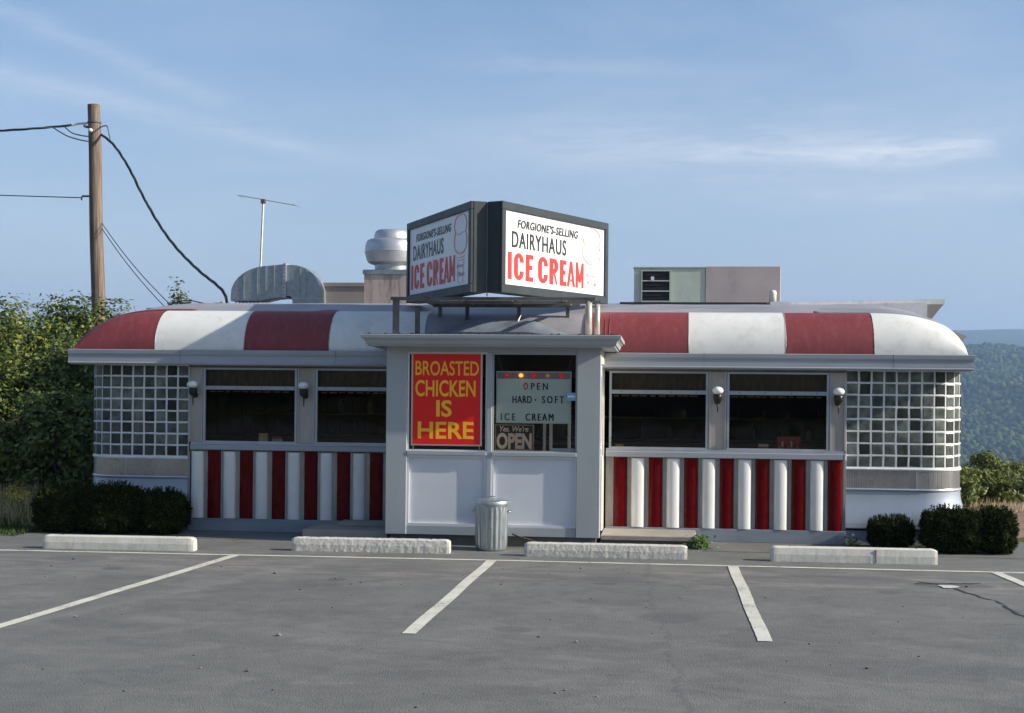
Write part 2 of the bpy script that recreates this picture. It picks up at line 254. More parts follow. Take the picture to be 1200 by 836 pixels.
def asphalt():
    m = bpy.data.materials.new('worn_asphalt'); m.use_nodes = True
    t = NT(m.node_tree); b = t.n['Principled BSDF']
    geo = t.node('ShaderNodeNewGeometry'); p = geo.outputs['Position']
    big = t.noise(t.mapv(p, (0.5, 1.0, 1)), 0.55, 6, 0.62, 0.6)
    mid = t.noise(t.mapv(p, (0.85, 1.2, 1), loc=(3, 9, 0)), 1.6, 7, 0.66, 0.8)
    fine = t.noise(p, 55, 3, 0.75)
    agg = t.node('ShaderNodeTexVoronoi'); t.l.new(p, agg.inputs['Vector']); agg.inputs['Scale'].default_value = 110
    c = t.mix(t.ramp(big, 0.3, 0.7), (0.128, 0.131, 0.120), (0.182, 0.185, 0.168))
    c = t.mix(t.m('MULTIPLY', t.ramp(mid, 0.50, 0.64), 0.42), c, (0.072, 0.075, 0.070))
    c = t.mix(t.m('MULTIPLY', t.ramp(t.m('SUBTRACT', 1.0, mid), 0.53, 0.66), 0.4), c, (0.26, 0.255, 0.235))
    sp_ = t.node('ShaderNodeSeparateXYZ'); t.l.new(p, sp_.inputs[0])
    X, Y = sp_.outputs[0], sp_.outputs[1]
    blot0 = t.noise(t.mapv(p, (0.55, 2.2, 1), loc=(1, 7, 0)), 2.2, 8, 0.7, 0.5)
    # pale tyre-worn dusty strip where cars nose in, near the front line
    band = t.m('EXPONENT', t.m('MULTIPLY', t.m('POWER', t.m('DIVIDE', t.m('ADD', Y, 2.3), 0.75), 2.0), -1.0))
    c = t.mix(t.m('MULTIPLY', t.m('MULTIPLY', band, t.ramp(blot0, 0.45, 0.62)), 0.85), c, (0.31, 0.275, 0.25))
    blot = t.noise(t.mapv(p, (1.1, 1.0, 1), loc=(11, 2, 0)), 4.5, 8, 0.72, 0.4)
    c = t.mix(t.m('MULTIPLY', t.ramp(blot, 0.53, 0.64), 0.32), c, (0.085, 0.088, 0.082))
    c = t.mix(t.m('MULTIPLY', t.ramp(t.m('SUBTRACT', 1.0, blot), 0.55, 0.68), 0.3), c, (0.26, 0.262, 0.245))
    # curved tyre scuffs
    for (ox, oy, rr_, wd_, am_) in ((1.55, -3.3, 0.75, 0.07, 0.4), (1.75, -3.4, 1.05, 0.06, 0.35), (-6.5, 4.0, 9.2, 0.10, 0.35), (-6.5, 4.0, 10.8, 0.10, 0.3), (9.0, 6.5, 11.2, 0.09, 0.3), (-1.5, -16.0, 9.4, 0.12, 0.3), (-1.5, -16.0, 10.9, 0.12, 0.25)):
        dx = t.m('SUBTRACT', X, ox); dy = t.m('SUBTRACT', Y, oy)
        d = t.m('SQRT', t.m('ADD', t.m('MULTIPLY', dx, dx), t.m('MULTIPLY', dy, dy)))
        d = t.m('DIVIDE', t.m('ADD', t.m('SUBTRACT', d, rr_), t.m('MULTIPLY', t.m('SUBTRACT', mid, 0.5), 0.25)), wd_)
        f = t.m('MULTIPLY', t.m('EXPONENT', t.m('MULTIPLY', t.m('MULTIPLY', d, d), -1.0)), t.ramp(blot, 0.38, 0.6))
        c = t.mix(t.m('MULTIPLY', f, am_), c, (0.07, 0.072, 0.07))
    # oil stains
    for (ox, oy, rx, ry, amt) in ((2.17, -4.81, 0.30, 0.30, 0.55), (-0.9, -2.2, 0.8, 0.35, 0.35), (3.9, -2.1, 0.7, 0.35, 0.45), (-4.3, -2.0, 0.35, 0.3, 0.5), (1.3, -2.4, 0.9, 0.5, 0.3), (-1.15, -3.1, 0.10, 0.14, 0.8), (1.5, -2.9, 0.12, 0.10, 0.7), (4.2, -3.0, 0.14, 0.12, 0.7), (-3.6, -2.7, 0.12, 0.15, 0.7), (0.9, -5.6, 0.16, 0.14, 0.5), (3.0, -2.15, 0.3, 0.14, 0.6), (4.9, -2.4, 0.42, 0.20, 0.7), (1.5, -3.3, 0.7, 0.9, 0.2)):
        dx = t.m('DIVIDE', t.m('SUBTRACT', X, ox), rx); dy = t.m('DIVIDE', t.m('SUBTRACT', Y, oy), ry)
        d = t.m('ADD', t.m('MULTIPLY', dx, dx), t.m('MULTIPLY', dy, dy))
        d = t.m('ADD', d, t.m('MULTIPLY', t.m('SUBTRACT', mid, 0.5), 2.5))
        c = t.mix(t.m('MULTIPLY', t.ramp(d, 1.1, 0.6), amt), c, (0.08, 0.08, 0.085))
    # faint diagonal pale scrape and faint long seams
    for (a0, b0, c0, wd, amt, colr) in ((1.0, -0.33, 1.05, 0.10, 0.35, (0.26, 0.25, 0.24)), (1.0, 0.06, -1.75, 0.02, 0.5, (0.08, 0.08, 0.085)), (0.05, 1.0, 6.55, 0.025, 0.35, (0.1, 0.1, 0.105))):
        d = t.m('ADD', t.m('ADD', t.m('MULTIPLY', X, a0), t.m('MULTIPLY', Y, b0)), c0)
        d = t.m('ADD', d, t.m('MULTIPLY', t.m('SUBTRACT', mid, 0.5), 0.5))
        f = t.m('EXPONENT', t.m('MULTIPLY', t.m('POWER', t.m('ABSOLUTE', t.m('DIVIDE', d, wd)), 2.0), -1.0))
        c = t.mix(t.m('MULTIPLY', f, amt), c, colr)
    c = t.mix(t.m('MULTIPLY', t.ramp(agg.outputs['Distance'], 0.25, 0.6), 0.35), c, (0.10, 0.10, 0.105))
    c = t.mix(t.m('MULTIPLY', t.ramp(fine, 0.52, 0.75), 0.4), c, (0.29, 0.29, 0.295))
    t.l.new(c, b.inputs['Base Color'])
    b.inputs['Roughness'].default_value = 0.8; b.inputs['Specular IOR Level'].default_value = 0.35
    bn = t.node('ShaderNodeBump'); bn.inputs['Distance'].default_value = 0.010
    hh = t.m('ADD', t.m('MULTIPLY', agg.outputs['Distance'], -0.3), t.m('ADD', t.m('MULTIPLY', fine, 0.5), t.m('MULTIPLY', mid, 1.2)))
    t.l.new(hh, bn.inputs['Height']); t.l.new(bn.outputs[0], b.inputs['Normal'])
    return m


def linepaint():
    m = bpy.data.materials.new('worn_line_paint'); m.use_nodes = True
    t = NT(m.node_tree); b = t.n['Principled BSDF']
    geo = t.node('ShaderNodeNewGeometry'); p = geo.outputs['Position']
    n1 = t.noise(p, 26, 6, 0.75); n2 = t.noise(p, 3.0, 4)
    f = t.ramp(t.m('ADD', n1, t.m('MULTIPLY', n2, 0.45)), 0.80, 0.90)
    c = t.mix(t.ramp(n2, 0.3, 0.7), (0.64, 0.63, 0.53), (0.50, 0.49, 0.43))
    c = t.mix(f, c, (0.12, 0.12, 0.125)); t.l.new(c, b.inputs['Base Color']); b.inputs['Roughness'].default_value = 0.75
    bn = t.node('ShaderNodeBump'); bn.inputs['Distance'].default_value = 0.006; t.l.new(n1, bn.inputs['Height']); t.l.new(bn.outputs[0], b.inputs['Normal'])
    return m


def terrainmat():
    m = bpy.data.materials.new('hill_ground'); m.use_nodes = True
    t = NT(m.node_tree); b = t.n['Principled BSDF']
    geo = t.node('ShaderNodeNewGeometry'); p = geo.outputs['Position']
    n1 = t.noise(p, 0.012, 8, 0.7); n2 = t.noise(p, 1.4, 6, 0.7)
    far = t.mix(t.ramp(n1, 0.35, 0.65), (0.020, 0.034, 0.014), (0.045, 0.062, 0.022))
    near = t.mix(t.ramp(n2, 0.35, 0.65), (0.06, 0.065, 0.025), (0.14, 0.11, 0.055))
    ds = t.node('ShaderNodeVectorMath', operation='LENGTH'); t.l.new(p, ds.inputs[0])
    c = t.mix(t.ramp(ds.outputs['Value'], 25, 90), near, far)
    t.l.new(c, b.inputs['Base Color']); b.inputs['Roughness'].default_value = 0.95; b.inputs['Specular IOR Level'].default_value = 0.1
    return m


M['asphalt'] = asphalt(); M['line'] = linepaint(); M['terrain'] = terrainmat()

# ------------------------------------------------------------------ object helpers
WL = {}


def tag(o, label=None, cat=None, group=None, kind=None):
    for k, v in (('label', label), ('category', cat), ('group', group), ('kind', kind)):
        if v: o[k] = v
    return o


def thing(name, label, cat, loc=(0, 0, 0), group=None):
    o = bpy.data.objects.new(name, None); COL.objects.link(o); o.empty_display_size = 0.2
    o.location = loc; WL[o.name] = Vector(loc)
    return tag(o, label, cat, group)


def fast_mesh(name, verts, faces_n, nside):
    """verts (n,3) array, faces (m,nside) int array"""
    me = bpy.data.meshes.new(name)
    me.vertices.add(len(verts)); me.vertices.foreach_set('co', np.asarray(verts, dtype=np.float32).ravel())
    nf = len(faces_n); me.loops.add(nf*nside); me.loops.foreach_set('vertex_index', np.asarray(faces_n, dtype=np.int32).ravel())
    me.polygons.add(nf); me.polygons.foreach_set('loop_start', np.arange(0, nf*nside, nside, dtype=np.int32))
    me.update(calc_edges=True)
    return me


def put(name, me, mat, parent=None, loc=(0, 0, 0), smooth=False):
    o = bpy.data.objects.new(name, me); COL.objects.link(o)
    if mat: me.materials.append(mat)
    if smooth: me.polygons.foreach_set('use_smooth', [True]*len(me.polygons))
    loc = Vector(loc)
    if parent: o.parent = parent; o.location = loc - WL[parent.name]
    else: o.location = loc
    WL[o.name] = loc
    return o


class MB:
    def __init__(s): s.v = []; s.f = []
    def add(s, vs, fs):
        n = len(s.v); s.v += [tuple(v) for v in vs]; s.f += [tuple(i+n for i in f) for f in fs]
        return s
    def box(s, x0, x1, y0, y1, z0, z1):
        return s.add([(x0, y0, z0), (x1, y0, z0), (x1, y1, z0), (x0, y1, z0), (x0, y0, z1), (x1, y0, z1), (x1, y1, z1), (x0, y1, z1)],
                     [(0, 3, 2, 1), (4, 5, 6, 7), (0, 1, 5, 4), (1, 2, 6, 5), (2, 3, 7, 6), (3, 0, 4, 7)])
    def prism(s, poly, a0, a1, axis='x'):
        """poly of 2-d points extruded along an axis. x: (y,z)  y: (x,z)  z: (x,y)"""
        f = {'x': lambda p, a: (a, p[0], p[1]), 'y': lambda p, a: (p[0], a, p[1]), 'z': lambda p, a: (p[0], p[1], a)}[axis]
        n = len(poly)
        return s.add([f(p, a0) for p in poly] + [f(p, a1) for p in poly],
                     [tuple(range(n)), tuple(range(2*n-1, n-1, -1))] + [(i, i+n, (i+1) % n+n, (i+1) % n) for i in range(n)])
    def tube(s, pts, r, n=8, cap=True):
        pts = [Vector(p) for p in pts]; base = len(s.v); rs = r if isinstance(r, (list, tuple)) else [r]*len(pts)
        vs = []; prev = None
        for i, p in enumerate(pts):
            d = (pts[min(i+1, len(pts)-1)] - pts[max(i-1, 0)]).normalized()
            if prev is None:
                a = d.orthogonal().normalized()
            else:
                a = (prev - d*prev.dot(d)).normalized()
            prev = a; b = d.cross(a)
            for k in range(n):
                t = 2*math.pi*k/n; vs.append(p + (a*math.cos(t) + b*math.sin(t))*rs[i])
        fs = [(i*n+k, i*n+(k+1) % n, (i+1)*n+(k+1) % n, (i+1)*n+k) for i in range(len(pts)-1) for k in range(n)]
        if cap: fs += [tuple(range(n-1, -1, -1)), tuple((len(pts)-1)*n+k for k in range(n))]
        return s.add(vs, fs)
    def lathe(s, prof, c=(0, 0, 0), n=24, rib=None):
        vs = []
        for j, (r, z) in enumerate(prof):
            for k in range(n):
                t = 2*math.pi*k/n; rr = r + (rib(k, j) if rib else 0)
                vs.append((c[0]+rr*math.cos(t), c[1]+rr*math.sin(t), c[2]+z))
        fs = [(j*n+k, j*n+(k+1) % n, (j+1)*n+(k+1) % n, (j+1)*n+k) for j in range(len(prof)-1) for k in range(n)]
        fs += [tuple(range(n-1, -1, -1)), tuple((len(prof)-1)*n+k for k in range(n))]
        return s.add(vs, fs)
    def grid(s, nu, nv, fn):
        return s.add([fn(i/nu, j/nv) for j in range(nv+1) for i in range(nu+1)],
                     [(j*(nu+1)+i, j*(nu+1)+i+1, (j+1)*(nu+1)+i+1, (j+1)*(nu+1)+i) for j in range(nv) for i in range(nu)])
    def sweep(s, path, prof, closed=True):
        """path: [(x,y,nx,ny)], prof: [(offset along normal, z)]"""
        n = len(prof); vs = [(x+nx*o, y+ny*o, z) for (x, y, nx, ny) in path for (o, z) in prof]
        m = n if closed else n-1
        fs = [(i*n+j, (i+1)*n+j, (i+1)*n+(j+1) % n, i*n+(j+1) % n) for i in range(len(path)-1) for j in range(m)]
        if closed: fs += [tuple(range(n-1, -1, -1)), tuple((len(path)-1)*n+k for k in range(n))]
        return s.add(vs, fs)
    def mesh(s, name='part', c=Vector((0, 0, 0))):
        me = bpy.data.meshes.new(name); me.from_pydata([(v[0]-c.x, v[1]-c.y, v[2]-c.z) for v in s.v], [], s.f)
        return me
    def build(s, name, mat, parent=None, smooth=False, bevel=0.0, label=None, seg=1, auto=False):
        xs, ys, zs = zip(*s.v)
        c = Vector(((min(xs)+max(xs))/2, (min(ys)+max(ys))/2, min(zs)))
        me = s.mesh(name, c)
        import bmesh
        bm = bmesh.new(); bm.from_mesh(me); bmesh.ops.recalc_face_normals(bm, faces=bm.faces); bm.to_mesh(me); bm.free()
        o = put(name, me, mat, parent, c, smooth)
        if auto:
            me.polygons.foreach_set('use_smooth', [True]*len(me.polygons))
            md = o.modifiers.new('split', 'EDGE_SPLIT'); md.split_angle = rad(35)
        if bevel:
            b = o.modifiers.new('bevel', 'BEVEL'); b.width = bevel; b.segments = seg; b.limit_method = 'ANGLE'; b.angle_limit = rad(35)
        if label: o['label'] = label
        return o


def bx(*a): return MB().box(*a)


def setz(o, loc, rz=0.0):
    o.location = loc; o.rotation_euler = (0, 0, rz)


def copy_tree(o, parent=None):
    c = o.copy(); COL.objects.link(c); c.parent = parent
    for ch in o.children: copy_tree(ch, c)
    return c


def text_mesh(s, bold=0.0, shear=0.0, space=1.0, jit=0.0, extrude=0.0):
    """lettering as flat polygons normalised to the unit square"""
    cu = bpy.data.curves.new('lettering', 'FONT'); cu.body = s; cu.size = 1; cu.offset = bold; cu.shear = shear; cu.space_character = space
    cu.resolution_u = 4; cu.extrude = extrude
    ob = bpy.data.objects.new('lettering', cu); COL.objects.link(ob)
    dg = bpy.context.evaluated_depsgraph_get(); dg.update()
    me = bpy.data.meshes.new_from_object(ob.evaluated_get(dg))
    bpy.data.objects.remove(ob); bpy.data.curves.remove(cu)
    co = np.empty(len(me.vertices)*3, dtype=np.float32); me.vertices.foreach_get('co', co); co = co.reshape(-1, 3)
    mn, mx = co.min(0), co.max(0)
    co[:, 0] = (co[:, 0]-mn[0])/(mx[0]-mn[0]); co[:, 1] = (co[:, 1]-mn[1])/(mx[1]-mn[1])
    if jit: co[:, 1] += jit*np.sin(co[:, 0]*17.0)*0.6 + jit*np.cos(co[:, 0]*31)*0.4
    return me, co


def letters(name, s, org, ux, uz, nrm, rect, mat, parent, lift=0.003, fat=0.0, **kw):
    """rect (u0,u1,v0,v1) metres along ux,uz from org"""
    me, co = text_mesh(s, **kw)
    org, ux, uz, nrm = Vector(org), Vector(ux), Vector(uz), Vector(nrm)
    u0, u1, v0, v1 = rect
    if fat:                       # heavier strokes: the outline swept sideways in small steps, each a hair proud of the last
        steps = 5; vs = []; fs = []; base = 0; polys = [tuple(p.vertices) for p in me.polygons]
        for k in range(steps):
            c2 = co.copy(); c2[:, 0] = c2[:, 0]*(1-2*fat)+fat+fat*(2*k/(steps-1)-1); c2[:, 2] = 0.0003*k
            vs.append(c2); fs += [tuple(i+base for i in p) for p in polys]; base += len(co)
        co = np.vstack(vs); me = bpy.data.meshes.new('lettering'); me.from_pydata(co.tolist(), [], fs)
    P = np.outer(u0+co[:, 0]*(u1-u0), ux) + np.outer(v0+co[:, 1]*(v1-v0), uz) + np.outer(lift + co[:, 2], nrm)
    me.vertices.foreach_set('co', P.astype(np.float32).ravel()); me.update()
    o = put(name, me, mat, parent, org)
    return o


# ------------------------------------------------------------------ terrain, forest, haze
def interp(x, tab):
    xs, ys = zip(*tab); return np.interp(x, xs, ys)


def fbm(x, y, s, seed=0):
    r = np.zeros_like(x); a = 1.0; rg = np.random.default_rng(seed)
    for o in range(6):
        for _ in range(3):
            th = rg.uniform(0, 2*np.pi); ph = rg.uniform(0, 6.28)
            r += a*np.sin((x*np.cos(th)+y*np.sin(th))/s*6.28 + ph + 1.3*np.sin((y*np.cos(th)-x*np.sin(th))/s*3.1+ph))/3
        a *= 0.52; s *= 0.47
    return r


FRONT = [(0, 0), (26, 0), (34, -0.8), (60, -6), (120, -16), (400, -55), (1000, -105), (1350, -92), (2000, -8), (2600, 62), (2900, 66), (3300, 52), (4500, 130), (6300, 262), (6800, 266), (7600, 200), (9500, 60), (14000, 0)]
BACK = [(0, 0), (55, 0), (75, 4), (120, 13), (200, 20), (400, 24), (3000, 30), (14000, 0)]


def terrain_z(X, Y):
    dx, dy = X-2.16, Y+16.71
    r = np.hypot(dx, dy); c = dy/np.maximum(r, 1e-3)
    t = np.clip((c+0.15)/0.5, 0, 1); t = t*t*(3-2*t)
    zf = interp(r, FRONT); zb = interp(r, BACK)
    z = t*zf + (1-t)*zb
    z = z + np.clip((r-200)/1500, 0, 1)*fbm(X, Y, 1400, 3)*9 + np.clip((r-900)/600, 0, 1)*np.clip((4200-r)/800, 0, 1)*fbm(X, Y, 420, 11)*9*t + np.clip((r-4200)/1500, 0, 1)*fbm(X, Y, 3000, 8)*22*t
    z = z + np.clip((r-35)/60, 0, 1)*fbm(X, Y, 30, 5)*0.35
    return z


na, nr = 720, 130
aa = np.linspace(0, 2*np.pi, na, endpoint=False); rr = np.concatenate([np.linspace(1, 30, 14), np.geomspace(32, 13500, nr-14)])
A, RR = np.meshgrid(aa, rr)
X = 2.16+RR*np.sin(A); Y = -16.71+RR*np.cos(A); Z = terrain_z(X, Y) - 0.006
V = np.stack([X.ravel(), Y.ravel(), Z.ravel()], 1)
V = np.vstack([V, [[2.16, -16.71, -0.006]]])
I = np.arange(na); q = []
for j in range(nr-1):
    a = j*na+I; b = j*na+(I+1) % na
    q.append(np.stack([a, a+na, b+na, b], 1))
q = np.vstack(q); cap_ = np.stack([np.full(na, len(V)-1), I, (I+1) % na, (I+1) % na], 1)
cen = len(V)-1
tri = [(cen, int(i), int((i+1) % na)) for i in I]
me = bpy.data.meshes.new('ground'); me.from_pydata(V.tolist(), [], q.tolist()+tri)
go = put('ground', me, M['terrain'], smooth=True); tag(go, kind='structure')


def ico():
    p = (1+5**.5)/2
    v = np.array([(-1, p, 0), (1, p, 0), (-1, -p, 0), (1, -p, 0), (0, -1, p), (0, 1, p), (0, -1, -p), (0, 1, -p), (p, 0, -1), (p, 0, 1), (-p, 0, -1), (-p, 0, 1)], float)
    v /= np.linalg.norm(v[0])
    f = np.array([(0, 11, 5), (0, 5, 1), (0, 1, 7), (0, 7, 10), (0, 10, 11), (1, 5, 9), (5, 11, 4), (11, 10, 2), (10, 7, 6), (7, 1, 8), (3, 9, 4), (3, 4, 2), (3, 2, 6), (3, 6, 8), (3, 8, 9), (4, 9, 5), (2, 4, 11), (6, 2, 10), (8, 6, 7), (9, 8, 1)])
    return v, f


def forest(name, n, azr, rrng, rad_rng, mat, label, seed, behind=False):
    rg = np.random.default_rng(seed)
    az_ = rg.uniform(azr[0], azr[1], n)*np.pi/180; r_ = np.sqrt(rg.uniform(rrng[0]**2, rrng[1]**2, n))
    x = 2.16+r_*np.sin(az_); y = -16.71+r_*np.cos(az_); z = terrain_z(x, y)
    v, f = ico()
    s = rg.uniform(rad_rng[0], rad_rng[1], n)
    P = v[None]*(1+rg.uniform(-0.28, 0.28, (n, 12, 1))); P = P*s[:, None, None]*np.array([1, 1, 1.15])
    th = rg.uniform(0, 6.28, n); c, sn = np.cos(th), np.sin(th)
    px = P[..., 0]*c[:, None]-P[..., 1]*sn[:, None]; py = P[..., 0]*sn[:, None]+P[..., 1]*c[:, None]
    P = np.stack([px+x[:, None], py+y[:, None], P[..., 2]+(z+s*0.9)[:, None]], -1).reshape(-1, 3)
    Fc = (f[None]+(np.arange(n)*12)[:, None, None]).reshape(-1, 3)
    o = put(name, fast_mesh(name, P, Fc, 3), mat)
    tag(o, label, 'forest', kind='stuff'); return o


fm = leafmat('far_forest', [(0.012, 0.030, 0.014), (0.022, 0.046, 0.018), (0.04, 0.065, 0.022), (0.085, 0.105, 0.03)], rough=0.9, trans=0.0)
forest('distant_forest', 62000, (-32, 19), (1150, 3300), (3.2, 5.8), fm, 'wooded hillside across the valley fading to blue', 4)
forest('roadside_wood', 3500, (125, 245), (60, 190), (2.2, 4.5), fm, 'dark wood on the bank across the road', 5)

hz = bpy.data.materials.new('haze_air'); hz.use_nodes = True
t = NT(hz.node_tree); t.n.remove(t.n['Principled BSDF'])
pv = t.node('ShaderNodeVolumePrincipled'); pv.inputs['Color'].default_value = (0.44, 0.66, 1.0, 1); pv.inputs['Density'].default_value = 0.00018
pv.inputs['Anisotropy'].default_value = 0.1
t.l.new(pv.outputs[0], t.n['Material Output'].inputs['Volume'])
h = bx(-14500, 14500, -14500, 14500, -180, 345).build('haze', hz); tag(h, 'thin blue haze over the valley', 'haze', kind='stuff')

# ------------------------------------------------------------------ parking lot
me = bpy.data.meshes.new('parking_lot')
lot = [(-40, -45), (40, -45), (40, -3.5), (9.5, -0.4), (7.2, 0.9), (6.35, 2.1), (6.15, 6.6), (-5.7, 6.6), (-5.75, 0.5), (-6.6, 0.05), (-9, -0.05), (-40, -0.6)]
me.from_pydata([(x, y, 0.0) for x, y in lot], [], [tuple(range(len(lot)))])
tag(put('parking_lot', me, M['asphalt']), kind='structure')


def strip(name, pts, wd, mat, z, taper=False, jit=0.0):
    mb = MB(); vs = []
    n = len(pts)
    for i, (x, y) in enumerate(pts):
        a = pts[max(i-1, 0)]; b = pts[min(i+1, n-1)]; d = Vector((b[0]-a[0], b[1]-a[1])).normalized(); nx, ny = -d.y, d.x
        ww = wd*(0.5+rnd.uniform(-jit, jit)); w2 = wd*(0.5+rnd.uniform(-jit, jit))
        vs += [(x+nx*ww, y+ny*ww, z), (x-nx*w2, y-ny*w2, z)]
    mb.add(vs, [(2*i, 2*i+2, 2*i+3, 2*i+1) for i in range(n-1)])
    return tag(mb.build(name, mat), kind='structure')


def lin(a, b, n): return [(a[0]+(b[0]-a[0])*i/n, a[1]+(b[1]-a[1])*i/n) for i in range(n+1)]


strip('front_stripe', lin((-14, -1.62), (-5.4, -1.46), 30)+lin((-5.3, -1.455), (0.19, -1.31), 30)+lin((0.3, -1.308), (9.5, -1.30), 50), 0.085, M['line'], 0.004, jit=0.06)
for nm, a, b in (('bay_stripe', (-2.70, -1.42), (-3.11, -6.25)), ('bay_stripe', (0.175, -1.36), (0.125, -5.95)), ('bay_stripe', (2.80, -1.34), (2.86, -5.82)), ('bay_stripe', (5.55, -1.34), (5.95, -5.9)), ('bay_stripe', (-5.7, -1.5), (-6.0, -6.2))):
    pts = lin(a, b, 60)
    k = 0.02 if nm else 0
    pts = [(x+0.004*math.sin(i*0.21+a[0]), y) for i, (x, y) in enumerate(pts)]
    strip(nm, pts, 0.112, M['line'], 0.006, jit=0.015)
# joint between the old apron and the lot, a long crack, a puddle
strip('pavement_joint', [(2.5+0.13*i, 0.02+0.006*math.sin(i*1.7)-0.0012*i) for i in range(60)], 0.022, M['tar'], 0.004, jit=0.25)
strip('pavement_joint', [(-5.6+0.13*i, 0.13+0.008*math.sin(i*1.3)) for i in range(26)], 0.018, M['tar'], 0.004, jit=0.3)
cr_ = [(4.60, -2.2), (4.72, -2.32), (4.83, -2.45), (4.88, -2.62), (4.92, -2.8)]
while cr_[-1][1] > -9:
    cr_.append((cr_[-1][0]+0.012+rnd.uniform(-0.03, 0.035), cr_[-1][1]-rnd.uniform(0.05, 0.12)))
strip('pavement_crack', cr_, 0.028, M['tar'], 0.004, jit=0.4)
strip('pavement_crack', [(4.55+0.05*i+rnd.uniform(-.02, .02), -2.36+0.01*i+rnd.uniform(-.02, .02)) for i in range(14)], 0.03, M['tar'], 0.005, jit=0.4)
pud = MB(); n = 26
pv_ = [(4.83+(0.085+0.025*math.sin(3*k*6.283/n+1)+rnd.uniform(-.008, .008))*math.cos(k*6.283/n), -2.54+(0.13+0.03*math.cos(2*k*6.283/n))*math.sin(k*6.283/n), 0.008) for k in range(n)]
pud.add(pv_, [tuple(range(n))])
water = pmat('puddle_glint', (0.55, 0.56, 0.55), 0.3, 0, (0.7, 0.7, 0.68), 30, 0.6)  # whitish colour carries the sky's reflection on the puddle, plus white paint
tag(pud.build('paint_and_puddle_glint', water), kind='structure')
# pebbles
pm = MB()
v_, f_ = ico()
for k in range(130):
    x, y = rnd.uniform(-5, 6.5), rnd.uniform(-8.5, -1.8); s = rnd.choice((0.006, 0.008, 0.01, 0.014, 0.02))*rnd.uniform(.7, 1.2)
    if k % 9: s *= 0.7
    pm.add([(x+a[0]*s*rnd.uniform(.8, 1.4), y+a[1]*s, s*0.4+a[2]*s*0.6) for a in v_], [tuple(int(i) for i in f) for f in f_])
tag(pm.build('loose_gravel', pmat('gravel_stone', (0.14, 0.135, 0.13), 0.9, 0, islandvar=0.7)), 'small loose stones scattered over the asphalt', 'gravel', kind='stuff')

# soil bank on the right
sb = MB()
sb.grid(40, 14, lambda u, v: (6.2+u*14, 2.0-u*1.2+v*(4.6+u*3), -0.02+0.16*math.sin(min(1, v*1.5)*1.57)*min(1, u*8+0.3) + 0.07*mnoise.noise((u*34, v*7, 0)) + (0.05 if 0.3 < v < 0.55 else 0)))
tag(sb.build('soil_bank', M['soil'], smooth=True), kind='structure')

# ------------------------------------------------------------------ diner shell
D = thing('diner', 'low streamlined diner with red and white striped canopy roof, columns and glass block corners', 'diner', (0.1, 3.0, 0))
XL, XR, YF, YB = -5.61, 5.735, 1.10, 4.75
R_ = 0.5


def endpath(side, x_start, y_end, step=0.03, r=R_):
    """front wall from x_start round the corner and down the side, outward normals"""
    sx = 1 if side > 0 else -1; xe = XR if side > 0 else XL
    pts = []; xc = xe-sx*r
    n = max(1, int(abs(xc-x_start)/0.1))
    for i in range(n): pts.append((x_start+(xc-x_start)*i/n, YF, 0, -1))
    for i in range(15):
        a = i/14*math.pi/2
        pts.append((xc+sx*r*math.sin(a), YF+r-r*math.cos(a), sx*math.sin(a), -math.cos(a)))
    n = max(1, int((y_end-YF-r)/0.2))
    for i in range(1, n+1): pts.append((xe, YF+r+(y_end-YF-r)*i/n, sx, 0))
    return pts


# shell walls (inner core, dark inside)
sh = MB()
sh.box(-4.16, -1.30, 1.13, 1.25, 0.0, 1.13); sh.box(1.30, 4.28, 1.13, 1.25, 0.0, 1.13)
sh.box(-4.16, 4.28, 1.13, 1.25, 2.125, 2.32)
sh.build('front_wall', M['steel'], D)
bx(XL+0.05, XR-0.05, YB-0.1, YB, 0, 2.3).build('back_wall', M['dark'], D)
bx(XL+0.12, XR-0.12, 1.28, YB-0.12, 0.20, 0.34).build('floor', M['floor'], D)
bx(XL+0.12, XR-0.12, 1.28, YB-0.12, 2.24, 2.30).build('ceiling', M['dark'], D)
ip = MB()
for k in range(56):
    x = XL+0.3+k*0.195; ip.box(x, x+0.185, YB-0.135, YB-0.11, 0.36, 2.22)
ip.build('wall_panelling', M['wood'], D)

def flared(path, prof, xs, reach=1.35):
    out = MB(); n = len(prof); vs = []
    s = 0; prev = path[0]
    for (x, y, nx, ny) in path:
        s += math.hypot(x-prev[0], y-prev[1]); prev = (x, y)
        f = 0.45+0.50*min(1, max(0, (s-0.25)/1.0))**1.5
        for (o, z) in prof: vs.append((x+nx*(o*f if o > 0 else o), y+ny*(o*f if o > 0 else o), z))
    fs = [(i*n+j, (i+1)*n+j, (i+1)*n+(j+1) % n, i*n+(j+1) % n) for i in range(len(path)-1) for j in range(n)]
    fs += [tuple(range(n-1, -1, -1)), tuple((len(path)-1)*n+k for k in range(n))]
    return out.add(vs, fs)


